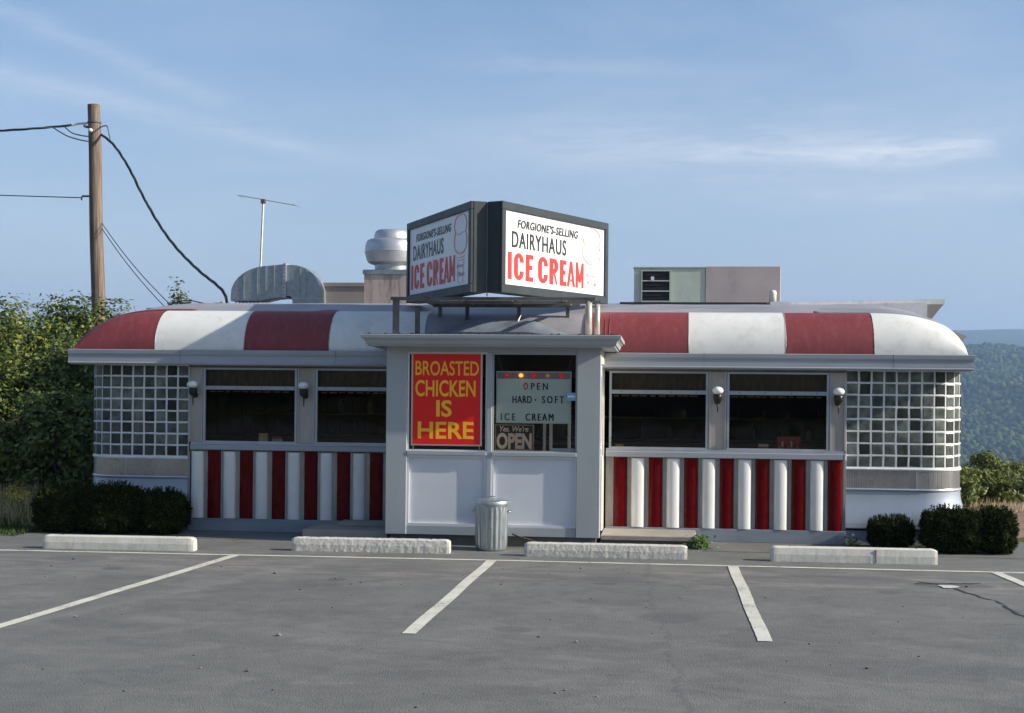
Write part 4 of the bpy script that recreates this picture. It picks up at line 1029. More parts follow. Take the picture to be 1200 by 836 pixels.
# ------------------------------------------------------------------ steps
st = thing('entrance_step', 'low tan concrete step at the right hand porch door', 'step', (1.86, 0.6, 0))
bx(1.289, 2.435, 0.24, 1.04, 0.0, 0.085).build('base', M['concdark'], st); bx(1.289, 2.43, 0.205, 1.04, 0.0855, 0.145).build('slab', M['conc'], st, bevel=0.008)
st = thing('entrance_step', 'two tier dark concrete step at the left hand porch door', 'step', (-1.86, 0.6, 0))
bx(-2.375, -1.303, 0.18, 1.03, 0.0, 0.135).build('slab', M['conc'], st, bevel=0.008); bx(-2.05, -1.303, 0.65, 1.03, 0.1355, 0.185).build('slab', M['conc'], st, bevel=0.006)

# ------------------------------------------------------------------ porch signs
s1 = thing('poster_sign', 'red poster reading broasted chicken is here in yellow behind the left porch window', 'sign', (-0.565, 0.075, 1.197))
bx(-0.999, -0.135, 0.026, 0.036, 1.197, 2.318).build('border', M['posteredge'], s1); bx(-0.978, -0.156, 0.022, 0.0258, 1.215, 2.300).build('panel', M['posterred'], s1)
W_, H_ = 0.864, 1.121
for s_, u0, u1, v0, v1, bd_ in (('BROASTED', .058, .950, .09, .246, .012), ('CHICKEN', .058, .907, .296, .473, .022), ('IS', .355, .575, .51, .69, .032), ('HERE', .097, .886, .743, .925, .026)):
    letters('lettering', s_, (-0.999, 0.022, 2.318), (1, 0, 0), (0, 0, 1), (0, -1, 0), (u0*W_, u1*W_, -v1*H_, -v0*H_), M['yellow'], s1, lift=0.0015, bold=bd_*0.8, jit=0.015)
for xx in (-0.975, -0.17): bx(xx, xx+0.008, 0.028, 0.034, 1.1365, 1.196).build('bracket', M['frame'], s1)
s2 = thing('letter_board_sign', 'pale letter board reading open hard soft ice cream with coloured bulbs along its top', 'sign', (0.475, 0.12, 1.476))
bx(0.022, 0.930, 0.110, 0.135, 1.476, 2.102).build('frame', M['trim'], s2, bevel=0.003); bx(0.036, 0.916, 0.106, 0.1095, 1.490, 2.008).build('board', M['board'], s2)
bx(0.036, 0.916, 0.106, 0.1095, 2.013, 2.088).build('header', M['boardtop'], s2)
W_, H_ = 0.908, 0.626
for k in range(7): bx(0.04, 0.912, 0.1045, 0.1058, 1.53+k*0.068, 1.533+k*0.068).build('letter_track', M['trim'], s2)
for s_, u0, u1, v0, v1, mt, sp_ in (('O', .365, .425, .222, .352, 'lred', 1), ('PEN', .465, .690, .222, .352, 'lblack', 1.55), ('HARD', .218, .478, .47, .61, 'lblack', 1.15), ('SOFT', .612, .905, .47, .61, 'lblack', 1.5),
                                ('ICE', .066, .262, .81, .947, 'lblack', 1.5), ('CREAM', .395, .770, .81, .947, 'lblack', 1.4)):
    letters('lettering', s_, (0.022, 0.104, 2.102), (1, 0, 0), (0, 0, 1), (0, -1, 0), (u0*W_, u1*W_, -v1*H_, -v0*H_), M[mt], s2, lift=0.001, bold=0.0, space=sp_, fat=(0.012 if len(s_) > 2 else 0.05))
dm = MB(); cxx, czz = 0.022+.525*W_, 2.102-.545*H_; dm.add([(cxx-0.012, 0.103, czz), (cxx, 0.103, czz-0.018), (cxx+0.012, 0.103, czz), (cxx, 0.103, czz+0.018)], [(0, 1, 2, 3)]); dm.build('diamond_mark', M['lred'], s2)
for u, mt in ((.145, 'bulbred'), (.332, 'bulbyel'), (.504, 'bulbred'), (.685, 'bulbamb'), (.869, 'bulbred')):
    MB().lathe([(0.010, -0.02), (0.022, -0.012), (0.029, 0.002), (0.024, 0.018), (0.010, 0.029)], (0.022+u*W_, 0.095, 2.048), 14).build('bulb', M[mt], s2, smooth=True)
MB().tube([(0.10, 0.12, 2.10), (0.03, 0.12, 2.30)], 0.003, 4).build('hanging_wire', M['barewire'], s2); MB().tube([(0.88, 0.12, 2.10), (0.94, 0.12, 2.29)], 0.003, 4).build('hanging_wire', M['barewire'], s2)
s3 = thing('open_sign', 'small black sign reading yes were open standing at the bottom of the porch window', 'sign', (0.25, 0.12, 1.152))
bx(0.010, 0.486, 0.100, 0.112, 1.152, 1.460).build('border', M['fringe'], s3); bx(0.024, 0.472, 0.0965, 0.0995, 1.164, 1.450).build('panel', M['lblack'], s3)
letters('lettering', "Yes. We're", (0.010, 0.0965, 1.460), (1, 0, 0), (0, 0, 1), (0, -1, 0), (0.06, 0.41, -0.085, -0.016), M['orange'], s3, lift=0.001, bold=0.02, shear=0.25)
letters('lettering', 'OPEN', (0.010, 0.0965, 1.460), (1, 0, 0), (0, 0, 1), (0, -1, 0), (0.025, 0.45, -0.295, -0.10), M['orange'], s3, lift=0.001, bold=0.045)
s4 = thing('card_sign', 'small pale blue card on the right edge of the porch window', 'card', (0.945, 0.02, 1.755)); bx(0.883, 0.990, 0.026, 0.032, 1.755, 1.850).build('card', M['bluebox'], s4); bx(0.893, 0.980, 0.022, 0.0255, 1.795, 1.815).build('printed_line', M['face'], s4)
s5 = thing('sill_tray', 'white tray lying on the porch window sill at its right corner', 'tray', (0.84, 0.12, 1.152)); bx(0.70, 0.975, 0.09, 0.16, 1.152, 1.165).build('tray', M['trim'], s5); bx(0.70, 0.975, 0.09, 0.098, 1.1655, 1.182).build('rim', M['trim'], s5)

# ------------------------------------------------------------------ roof sign
fr = thing('sign_scaffold', 'steel post and channel frame carrying the two sign cabinets above the porch', 'sign frame', (0, 0.7, 2.55))
def post(x, y, z0, z1, wd, mat, rnd_=False):
    if rnd_: MB().tube([(x, y, z0), (x, y, z1)], wd/2, 10).build('post', M[mat], fr, smooth=True)
    else: bx(x-wd/2, x+wd/2, y-wd/2, y+wd/2, z0, z1).build('post', M[mat], fr)
post(-1.19, 0.0, 2.53, 2.945, 0.07, 'ironw'); post(-1.0, 0.40, 2.50, 2.905, 0.055, 'ironw')
post(1.135, 0.0, 2.53, 2.945, 0.08, 'pipe', True); post(1.215, 0.40, 2.50, 2.93, 0.07, 'pipe', True)
for x, y in ((-0.86, 1.25), (-0.50, 1.2), (0.17, 1.2), (0.79, 1.25)): post(x, y, 2.62, 2.93, 0.045, 'ironw')
bx(-1.25, 1.22, -0.04, 0.04, 2.946, 2.985).build('beam', M['ironw'], fr, bevel=0.003); bx(-1.04, 1.26, 0.37, 0.43, 2.931, 2.965).build('beam', M['ironw'], fr)
bx(-0.95, 0.95, 1.20, 1.26, 2.931, 2.975).build('beam', M['ironw'], fr)
for x in (-0.95, -0.45, 0.15, 0.8): bx(x, x+0.05, 0.045, 1.195, 2.95, 2.985).build('cross_beam', M['ironw'], fr)
MB().tube([(-0.072, -0.09, 2.99), (-0.072, -0.09, 4.10)], 0.012, 6).build('centre_rod', M['trim'], fr)


def cabinet(sgn, label):
    """built along +u from the near corner; local frame then turned"""
    c = thing('sign_cabinet', label, 'sign', (0, 0, 0), 'roof sign cabinets')
    Lc, Hc, T, e = 2.66, 1.085, 0.215, 0.085
    # local: x along the face (near corner 0 -> far), y into the cabinet, mirrored by sgn
    m = lambda x: x
    body = MB(); body.box(0, Lc, 0.035, T, 0, Hc); cb_ = body.build('cabinet_body', M['cab'], c, bevel=0.008)
    f = MB()
    f.box(0, Lc, 0, 0.034, 0, 0.105); f.box(0, Lc, 0, 0.034, Hc-0.095, Hc); f.box(0, e, 0, 0.034, 0.105, Hc-0.095); f.box(Lc-e, Lc, 0, 0.034, 0.105, Hc-0.095)
    f.build('front_frame', M['cab'], c, bevel=0.005)
    fx0, fx1, fz0, fz1 = e, Lc-e, 0.105, Hc-0.095
    fc = bx(fx0, fx1, 0.024, 0.0345, fz0, fz1).build('face', M['face'], c)
    Wf, Hf = fx1-fx0, fz1-fz0
    if sgn > 0: org, ux = (fx0, 0.024, fz1), (1, 0, 0)
    else: org, ux = (fx1, 0.024, fz1), (-1, 0, 0)
    return c, org, ux, Wf, Hf


def ribbon_word(c, org, ux, u0, u1, v0, v1, mat, tx=0.094, ty=0.056):
    '''ICE CREAM painted as heavy condensed strokes'''
    W, H = u1-u0, v1-v0; O, U = Vector(org), Vector(ux); k = 0
    def arc(cx_, cy_, rx, ry, a0, a1, n=12): return [(cx_+rx*math.cos(rad(a0+(a1-a0)*i/n)), cy_+ry*math.sin(rad(a0+(a1-a0)*i/n))) for i in range(n+1)]
    h = tx/2; hy = ty/2
    def glyph(ch, a, b):
        x0, x1, y0, y1, ym = a*W+h, b*W-h, hy, H-hy, H*0.52
        if ch == 'I': return [[(x0, 0), (x0, H)]]
        if ch == 'E': return [[(x0, 0), (x0, H)], [(x0, y1), (x1+h, y1)], [(x0, ym), (x1+h*.5, ym)], [(x0, y0), (x1+h, y0)]]
        if ch == 'C':
            m_ = (x0+x1)/2; rx = (x1-x0)/2; ry = rx*0.95
            return [[(x1, H*0.66)]+arc(m_, y1-ry, rx, ry, 0, 180)+arc(m_, y0+ry, rx, ry, 180, 360)+[(x1, H*0.34)]]
        if ch == 'R': 
            ry = (y1-ym)/2
            return [[(x0, 0), (x0, H)], [(x0, y1)]+arc(x1-ry*.8, ym+ry, ry*.8, ry, 90, -90, 8)+[(x0, ym)], [((x0+x1)/2, ym), (x1+h*.3, 0)]]
        if ch == 'A': return [[(x0-h*.3, 0), ((x0+x1)/2, H)], [(x1+h*.3, 0), ((x0+x1)/2, H)], [(x0+h, H*.25), (x1-h, H*.25)]]
        if ch == 'M': return [[(x0, 0), (x0, H)], [(x1, 0), (x1, H)], [(x0, H*.96), ((x0+x1)/2, H*.22)], [(x1, H*.96), ((x0+x1)/2, H*.22)]]
    mb = MB()
    for ch, a, b in (('I', 0, .05), ('C', .075, .195), ('E', .218, .315), ('C', .375, .500), ('R', .522, .638), ('E', .660, .750), ('A', .755, .870), ('M', .868, 1.0)):
        for st_ in glyph(ch, a, b):
            tt = 0.62 if ch in 'MA' else (0.5 if ch == 'R' and st_[-1][1] == 0 and len(st_) == 2 and st_[0][1] > 0 else 1.0); vs = []
            for i, p in enumerate(st_):
                q0, q1 = st_[max(i-1, 0)], st_[min(i+1, len(st_)-1)]; d = Vector((q1[0]-q0[0], q1[1]-q0[1])).normalized(); nn_ = (-d.y*tt*tx/2, d.x*tt*ty/2)
                for sg in (1, -1):
                    uu, vv = p[0]+sg*nn_[0], min(H, max(0, p[1]+sg*nn_[1])); P3 = O+U*(u0+uu)+Vector((0, -0.0022-0.0003*(k % 9), v0+vv)); vs.append(tuple(P3))
            mb.add(vs, [(2*i, 2*i+1, 2*i+3, 2*i+2) for i in range(len(st_)-1)]); k += 1
    mb.build('lettering', mat, c)


def seg_tube(c, org, ux, pts, mat, nm='outline', r=0.006, closed=True):
    O, U = Vector(org), Vector(ux)
    p = [O+U*u+Vector((0, -0.0035, 0))+Vector((0, 0, v)) for u, v in pts]
    if closed: p.append(p[0])
    MB().tube(p, r, 4, cap=False).build(nm, mat, c)


def lerp_curve(ctrl, n=10):
    out = []
    for i in range(len(ctrl)):
        p0, p1, p2, p3 = [ctrl[(i+k-1) % len(ctrl)] for k in range(4)]
        for k in range(n):
            t_ = k/n
            out.append(tuple(0.5*((2*p1[j])+(-p0[j]+p2[j])*t_+(2*p0[j]-5*p1[j]+4*p2[j]-p3[j])*t_*t_+(-p0[j]+3*p1[j]-3*p2[j]+p3[j])*t_**3) for j in (0, 1)))
    return out


ANG = rad(64.6)
# right cabinet: face direction from the near corner goes to +x,+y ; left goes to -x,+y (mirrored by scaling geometry below)
for sgn, label, near in ((1, 'sunlit roof sign cabinet facing right, reading dairyhaus ice cream on white', (0.0, 0)), (-1, 'shaded roof sign cabinet facing left, reading dairyhaus ice cream on bluish white', (0.0, 0))):
    c, org, ux, Wf, Hf = cabinet(sgn, label)
    for s_, u0, u1, v0, v1, mt, bd_, sh_ in (("FORGIONE'S-SELLING", .115, .715, .095, .215, 'lblack', .018, .22), ('DAIRYHAUS', .065, .592, .265, .49, 'lblack', .008, 0)):
        letters('lettering', s_, org, ux, (0, 0, 1), (0, -1, 0), (u0*Wf, u1*Wf, -v1*Hf, -v0*Hf), M[mt], c, lift=0.0025, bold=bd_, shear=sh_, space=1.13, fat=(0.0028 if s_[0] == 'F' else 0.004))
    ribbon_word(c, org, ux, .030*Wf, .785*Wf, -.925*Hf, -.555*Hf, M['lred'])
    ctrl = [(.80, .05), (.87, .02), (.93, .06), (.955, .16), (.94, .27), (.955, .36), (.945, .48), (.90, .55), (.82, .54), (.775, .47), (.765, .36), (.78, .27), (.765, .16)]
    seg_tube(c, org, ux, [(a*Wf, -b*Hf) for a, b in lerp_curve(ctrl, 5)], M['lpink'], 'cone_outline', 0.007)
    seg_tube(c, org, ux, [(a*Wf, -b*Hf) for a, b in ((.78, .27), (.84, .29), (.90, .27), (.94, .27))], M['lpink'], 'cone_outline', 0.004, False)
    for a0, a1, vv in ((.795, .925, .60), (.81, .915, .64)): seg_tube(c, org, ux, [(a0*Wf, -vv*Hf), ((a0+a1)/2*Wf, -(vv+.015)*Hf), (a1*Wf, -vv*Hf)], M['lpink'], 'cone_outline', 0.004, False)
    seg_tube(c, org, ux, [(.81*Wf, -.66*Hf), (.835*Wf, -.96*Hf), (.89*Wf, -.96*Hf), (.915*Wf, -.66*Hf)], M['lpink'], 'cone_outline', 0.003, False)
    letters('lettering', 'Home', org, ux, (0, 0, 1), (0, -1, 0), (.80*Wf, .90*Wf, -.75*Hf, -.69*Hf), M['lgrey'], c, lift=0.0025, shear=0.4)
    letters('lettering', 'Made', org, ux, (0, 0, 1), (0, -1, 0), (.81*Wf, .925*Wf, -.87*Hf, -.80*Hf), M['lgrey'], c, lift=0.0025, shear=0.4)
    if sgn > 0:
        c.location = (0.118, -0.20, 3.03); c.rotation_euler = (0, 0, ANG)
    else:
        # turn so the face looks to the left: local x must run from the near corner back-left, outward normal = front-left
        # mirror the geometry in x
        for ch in c.children:
            me = ch.data; me.transform(Matrix.Scale(-1, 4, (1, 0, 0)))
            me.flip_normals(); ch.location.x *= -1
        c.location = (-0.262, -0.20, 3.03); c.rotation_euler = (0, 0, -(ANG-rad(2.0)))

# ------------------------------------------------------------------ rooftop and rear building
rb = thing('rear_building', 'flat roofed rear addition with pale fascia behind the diner roof', 'building', (0, 7, 0))
bx(-2.2, 5.85, 5.35, 8.6, 0, 2.95).build('wall', M['tan'], rb)  # wall stops short on the left to let sun through to the trees
for yy in (5.5, 8.4): bx(-5.7, -5.58, yy, yy+0.12, 0, 2.98).build('post', M['tan'], rb)  # unseen posts, added to hold the roof where the wall was opened for sun
mb = MB(); mb.add([(-6.33, 5.2, 2.99), (6.18, 5.2, 3.19), (6.18, 8.9, 3.19), (-6.33, 8.9, 2.99), (-6.33, 5.2, 3.12), (6.18, 5.2, 3.27), (6.18, 8.9, 3.27), (-6.33, 8.9, 3.12)],
      [(0, 3, 2, 1), (4, 5, 6, 7), (0, 1, 5, 4), (1, 2, 6, 5), (2, 3, 7, 6), (3, 0, 4, 7)]); mb.build('roof', M['roof'], rb)
mb = MB(); mb.add([(3.6, 5.17, 3.19), (6.20, 5.17, 3.215), (6.20, 5.197, 3.215), (3.6, 5.197, 3.19), (3.6, 5.17, 3.245), (6.20, 5.17, 3.295), (6.20, 5.197, 3.295), (3.6, 5.197, 3.245)],
      [(0, 3, 2, 1), (4, 5, 6, 7), (0, 1, 5, 4), (1, 2, 6, 5), (2, 3, 7, 6), (3, 0, 4, 7)]); mb.build('fascia', M['trim'], rb)
mb = MB(); mb.prism([(3.9, 3.02), (5.93, 2.98), (5.93, 3.24), (3.9, 3.19)], 5.10, 5.169, 'y'); mb.build('fascia_board', M['trim'], rb)
mb = MB(); mb.prism([(5.935, 2.99), (6.0, 2.99), (6.17, 3.21), (5.935, 3.21)], 5.11, 5.9, 'y'); mb.build('eave_bracket', M['tan'], rb)
mb = MB(); mb.prism([(5.86, 2.93), (6.25, 2.86), (6.56, 2.735), (6.47, 2.66), (5.86, 2.68)], 5.3, 5.42, 'y'); mb.build('side_awning', M['acpink'], rb)
bx(1.3, 3.55, 5.17, 5.197, 3.175, 3.235).build('tar_edge', M['tar'], rb)

tb = thing('rooftop_box', 'plain tan plywood box on the roof beside the exhaust chimney', 'roof box', (-3.17, 5.8, 3.13)); bx(-3.527, -2.65, 5.6, 6.3, 3.0, 3.50).build('box', M['tan'], tb); bx(-3.54, -2.64, 5.58, 6.31, 3.501, 3.56).build('lid', M['tan'], tb)
ef = thing('exhaust_fan', 'mushroom shaped aluminium exhaust fan on a stained pink chimney curb', 'exhaust fan', (-2.28, 4.95, 3.0))
cc = bx(-2.62, -1.95, 4.62, 5.25, 2.75, 3.62).build('chimney', M['stucco'], ef)
bx(-2.64, -1.93, 4.60, 5.27, 3.621, 3.69).build('curb_cap', M['galv'], cc)
MB().lathe([(0.26, 3.69), (0.265, 3.72), (0.265, 3.78), (0.33, 3.80), (0.37, 3.82), (0.385, 3.85), (0.41, 3.93), (0.418, 3.975), (0.425, 3.98), (0.425, 3.995), (0.418, 4.0), (0.418, 4.06), (0.405, 4.12), (0.385, 4.16), (0.35, 4.18), (0.28, 4.19)], (-2.25, 4.92, 0), 40).build('fan_hood', M['fan'], ef, auto=True)
MB().lathe([(0.285, 4.191), (0.28, 4.24), (0.26, 4.30), (0.22, 4.33), (0.05, 4.345)], (-2.25, 4.92, 0), 32).build('fan_cap', M['fan'], ef, auto=True)
MB().lathe([(0.015, 0), (0.015, 0.02)], (-2.36, 4.66, 3.80), 10).build('bolt', M['trim'], ef)

du = thing('air_duct', 'galvanised elbow duct curving down to the roof', 'duct', (-4.2, 5.5, 3.1))
# left scoop with curved back, flange, right elbow; profile in x,z extruded in y
p = [(-4.925, 3.235), (-4.93, 3.30)] + [(-4.93+0.62*(1-math.cos(a)), 3.34+0.46*math.sin(a)) for a in [math.pi/2*i/10 for i in range(1, 11)]] + [(-4.07, 3.825), (-4.07, 3.30), (-4.25, 3.285), (-4.45, 3.24)]
mb = MB(); mb.prism(p, 5.2, 5.72, 'y'); mb.build('scoop', M['galv'], du, auto=True)
mb = MB(); mb.prism([(-4.068, 3.29), (-4.02, 3.29), (-4.02, 3.84), (-4.068, 3.84)], 5.18, 5.74, 'y'); mb.build('flange', M['frame'], du)
p = [(-4.018, 3.32), (-4.018, 3.815), (-3.93, 3.815)] + [(-3.93+0.46*math.sin(a), 3.36+0.455*math.cos(a)) for a in [math.pi/2*i/10 for i in range(1, 11)]] + [(-3.47, 3.05), (-3.92, 3.05), (-3.92, 3.27), (-3.95, 3.32)]
mb = MB(); mb.prism(p, 5.22, 5.78, 'y'); mb.build('elbow', M['galv'], du, auto=True)
bx(-3.925, -3.465, 5.212, 5.219, 3.28, 3.295).build('seam', M['frame'], du); bx(-4.22, -4.205, 5.19, 5.199, 3.30, 3.82).build('seam', M['frame'], du); bx(-3.50, -3.46, 5.21, 5.79, 3.03, 3.27).build('corner_angle', M['galv'], du)
for k in range(7):
    x = -4.86+k*0.06; MB().tube([(x, 5.25, 3.25), (x+0.01, 5.25, 3.12)], 0.008, 4).build('screen_rod', M['black'], du)
for x, z0, z1 in ((-4.72, 3.26, 3.655), (-4.50, 3.26, 3.765), (-4.36, 3.28, 3.80), (-3.80, 3.30, 3.79), (-3.70, 3.30, 3.745)): bx(x, x+0.012, 5.190 if x < -4.1 else 5.209, 5.199 if x < -4.1 else 5.2195, z0, z1).build('rib', M['galv'], du)
for k in range(9): bx(-4.055, -4.040, 5.172, 5.179, 3.33+0.058*k, 3.343+0.058*k).build('screw', M['black'], du)
bx(-4.86, -4.45, 5.3, 5.6, 3.05, 3.20).build('support', M['galv'], du)

an = thing('tv_antenna', 'thin rooftop television antenna on a mast behind the duct', 'antenna', (-4.45, 6.2, 3.1))
MB().tube([(-4.80, 6.3, 3.1), (-4.735, 6.3, 4.95)], 0.02, 6).build('mast', M['pipe'], an)
MB().tube([(-5.115, 6.15, 5.06), (-4.235, 6.5, 4.93)], 0.008, 5).build('boom', M['barewire'], an)
bx(-4.77, -4.70, 6.26, 6.34, 4.94, 5.01).build('clamp', M['ironw'], an)
for k, x in enumerate((0.0, 1.0)): MB().tube([(-5.115+0.88*x, 6.0+.35*x, 5.05-.12*x), (-5.115+0.88*x, 6.4+.35*x, 5.05-.12*x)], 0.005, 4).build('element', M['barewire'], an)

ac = thing('air_conditioner', 'boxy rooftop air conditioning unit, green louvred end and pinkish tan body', 'air conditioner', (2.6, 5.9, 3.2))
bx(1.505, 2.62, 5.6, 6.7, 3.15, 3.80).build('louvred_cabinet', M['acgreen'], ac, bevel=0.006)
bx(2.623, 3.785, 5.59, 6.9, 3.15, 3.825).build('body_cabinet', M['acpink'], ac, bevel=0.006)
bx(1.49, 2.63, 5.585, 6.71, 3.801, 3.815).build('lid', M['acgreen'], ac)
wv = MB(); 
lo = bx(1.635, 2.06, 5.585, 5.599, 3.27, 3.755).build('louvre_recess', M['dark'], ac)
for z in (3.262, 3.423, 3.585, 3.745): bx(1.628, 2.068, 5.565, 5.584, z, z+0.018).build('louvre_bar', M['acgreen'], lo)
for x in (1.620, 2.068): bx(x, x+0.014, 5.563, 5.584, 3.262, 3.763).build('louvre_bar', M['acgreen'], lo)
for k in range(3):
    for q_ in range(2):
        z = 3.30+0.162*k+0.05*q_
        mb = MB(); mb.prism([(5.568, z), (5.572, z-0.003), (5.583, z+0.03), (5.579, z+0.033)], 1.65+0.02*k, 2.05-0.12*q_, 'x'); mb.build('slat', M['black'], lo)
MB().box(1.77, 1.82, 5.560, 5.566, 3.60, 3.66).build('tag', M['trim'], lo)
vpz = thing('vent_pipe', 'short round vent pipe at the right edge of the air conditioner', 'vent pipe', (3.66, 5.4, 3.2)); MB().lathe([(0.055, 0), (0.055, 0.13), (0.06, 0.15), (0.05, 0.185), (0.02, 0.2)], (3.655, 5.42, 3.24), 12).build('pipe', M['cream'], vpz, smooth=True)

# ------------------------------------------------------------------ utility pole, cables
up = thing('utility_pole', 'weathered brown wooden utility pole behind the left end of the diner', 'utility pole', (-9.05, 10, -0.4))
pts = [(-9.05-0.258*k/16+0.008*math.sin(k), 10, -0.4+7.79*k/16) for k in range(17)]
MB().tube(pts, [0.150-0.030*k/16 for k in range(17)], 18).build('shaft', M['pole'], up, auto=True)
bx(-9.46, -9.42, 9.86, 10.0, 6.93, 6.97).build('bolt', M['ironw'], up)
MB().lathe([(0.02, 0), (0.045, 0.02), (0.045, 0.05), (0.03, 0.07)], (-9.30, 9.83, 6.82), 10).build('insulator', M['trim'], up)
MB().lathe([(0.132, 0), (0.137, 0.01), (0.137, 0.03), (0.132, 0.04)], (-9.292, 10, 7.02), 18).build('band', M['ironw'], up)
MB().tube([(-9.30, 9.98, 5.58), (-9.52, 9.97, 5.58), (-9.53, 9.97, 5.50)], 0.02, 6).build('hook', M['ironw'], up)
MB().tube([(-9.37, 9.95, 7.02), (-9.60, 9.94, 7.01), (-9.72, 9.93, 6.98)], 0.022, 6).build('clevis', M['trim'], up)


def cable(name, label, pts, r, mat, strands=1, group=None, twist=0.55):
    c = thing(name, label, 'cable', pts[0], group)
    P_ = [Vector(p) for p in pts]; out = []
    for i in range(len(P_)-1):
        p0, p1, p2, p3 = P_[max(i-1, 0)], P_[i], P_[i+1], P_[min(i+2, len(P_)-1)]
        for k in range(8):
            t_ = k/8; out.append(0.5*((2*p1)+(-p0+p2)*t_+(2*p0-5*p1+4*p2-p3)*t_*t_+(-p0+3*p1-3*p2+p3)*t_**3))
    out.append(P_[-1])
    if strands == 1: MB().tube(out, r, 6).build('wire', mat, c, smooth=True); return c
    L = 0; acc = [0]
    for i in range(len(out)-1): acc.append(acc[-1]+(out[i+1]-out[i]).length)
    tot = acc[-1]; n = max(12, int(tot/0.09))
    for s_ in range(strands):
        ps = []
        for k in range(n+1):
            s = tot*k/n; i = min(len(acc)-2, max(j for j in range(len(acc)) if acc[j] <= s)); f = (s-acc[i])/max(1e-6, acc[i+1]-acc[i])
            p = out[i].lerp(out[i+1], f); d = (out[i+1]-out[i]).normalized(); a = d.orthogonal().normalized(); b = d.cross(a)
            ph = s/twist*6.283+s_*6.283/strands; ps.append(p+(a*math.cos(ph)+b*math.sin(ph))*r*1.0)
        MB().tube(ps, r*0.85, 5).build('strand', mat if s_ < strands-1 else M['barewire'] if strands == 3 and 'overhead' in label else mat, c, smooth=True)
    return c


drop = [(-9.143, 10.0, 6.80), (-8.67, 9.5, 6.49), (-8.144, 8.93, 5.968), (-7.661, 8.39, 5.376), (-7.074, 7.72, 4.745), (-6.48, 7.01, 4.246), (-5.774, 6.14, 3.789), (-5.252, 5.47, 3.513), (-4.997, 5.13, 3.326), (-4.896, 5.0, 3.06)]
cable('service_cable', 'thick twisted black service cable sagging from the pole to the diner roof', drop, 0.015, M['cable'], 3, None, 1.3)
cable('overhead_cable', 'twisted overhead cable leaving the pole top to the left', [(-9.72, 9.93, 6.98), (-10.3, 9.9, 6.93), (-11.25, 9.85, 6.87), (-13, 9.7, 6.80), (-17, 9.5, 6.82), (-26, 9, 7.1)], 0.014, M['cable'], 3, None, 1.2)
cable('jumper_wire', 'short slack wire looped at the pole top', [(-10.1, 9.9, 6.93), (-9.8, 9.85, 6.76), (-9.55, 9.85, 6.68), (-9.35, 9.85, 6.64)], 0.012, M['cable'])
cable('jumper_wire', 'second short slack wire crossing above the first loop at the pole top', [(-9.9, 9.9, 6.98), (-9.7, 9.85, 6.82), (-9.5, 9.85, 6.76), (-9.35, 9.85, 6.74)], 0.012, M['cable'])
cable('guy_hook_wire', 'short grey wire holding the service cable to the right of the pole', [(-9.16, 10, 6.95), (-8.95, 9.8, 6.93), (-8.86, 9.7, 6.75), (-8.80, 9.62, 6.62)], 0.014, M['barewire'])
cable('thin_wire', 'single thin wire running left from the middle of the pole', [(-9.53, 9.97, 5.55), (-11.24, 9.9, 5.60), (-16, 9.7, 5.75), (-26, 9, 6.2)], 0.010, M['cable'])
for k, lab in enumerate(('upper of two thin parallel wires from the pole down behind the diner', 'lower of two thin parallel wires from the pole down behind the diner')):
    cable('telephone_wire', lab, [(-9.13, 10, 5.06-0.10*k), (-8.4, 9.2, 4.45-0.11*k), (-7.5, 8, 3.86-0.12*k), (-6.5, 6.6, 3.30-0.12*k), (-6.1, 6.0, 3.13)], 0.008, M['cable'])
cable('roof_wire', 'loose black wire curling over the roof beside the duct', [(-6.2, 5.6, 3.14), (-5.8, 5.5, 3.26), (-5.4, 5.45, 3.20), (-5.0, 5.4, 3.16), (-4.6, 5.3, 3.13)], 0.009, M['cable'])

# ------------------------------------------------------------------ wheel stops
def wheel_stop(label, x0, x1, yf, hgt, mat, rz, seed, rough=0.004, seamx=None):
    rg = random.Random(seed); L = x1-x0; c = thing('wheel_stop', label, 'wheel stop', (0, 0, 0), 'concrete wheel stops in front of the diner')
    mb = MB(); nx = 60
    pr = [(0.0, 0.0), (0.0, hgt*.5), (0.012, hgt*.93), (0.028, hgt), (0.08, hgt+0.001), (0.125, hgt), (0.14, hgt*.93), (0.155, hgt*.5), (0.16, 0.0)]
    vs = []
    for i in range(nx+1):
        x = L*i/nx; e = min(i, nx-i)
        for j, (y, z) in enumerate(pr):
            k = rough*0.9*mnoise.noise((x*14+seed*5, y*30, z*22))+rough*mnoise.noise((x*40, y*60+seed, z*60))
            sh_ = 0.018 if e == 0 else (0.004 if e == 1 else 0)
            vs.append((x + (k if e == 0 else 0), y+(k if j < 4 else -k) + (sh_ if y < 0.08 else -sh_)*0.5, max(0.0, z+(k if z > 0.01 else 0)-(sh_ if j in (2, 3, 4, 5, 6) else 0))))
    n = len(pr)
    mb.add(vs, [(i*n+j, (i+1)*n+j, (i+1)*n+j+1, i*n+j+1) for i in range(nx) for j in range(n-1)] + [tuple(range(n)), tuple(nx*n+k for k in reversed(range(n)))])
    mb.build('block', mat, c, auto=False)
    for xx in (L*0.12, L*0.88):
        MB().lathe([(0.012, hgt-0.002), (0.012, hgt+0.004)], (xx, 0.08, 0), 8).build('anchor_pin', M['ironw'], c)
    if seamx: bx(L*seamx, L*seamx+0.006, -0.004, 0.02, 0.005, hgt*.9).build('crack', M['concdark'], c)
    c.location = (x0, yf, 0.001); c.rotation_euler = (0, 0, rz)
    return c


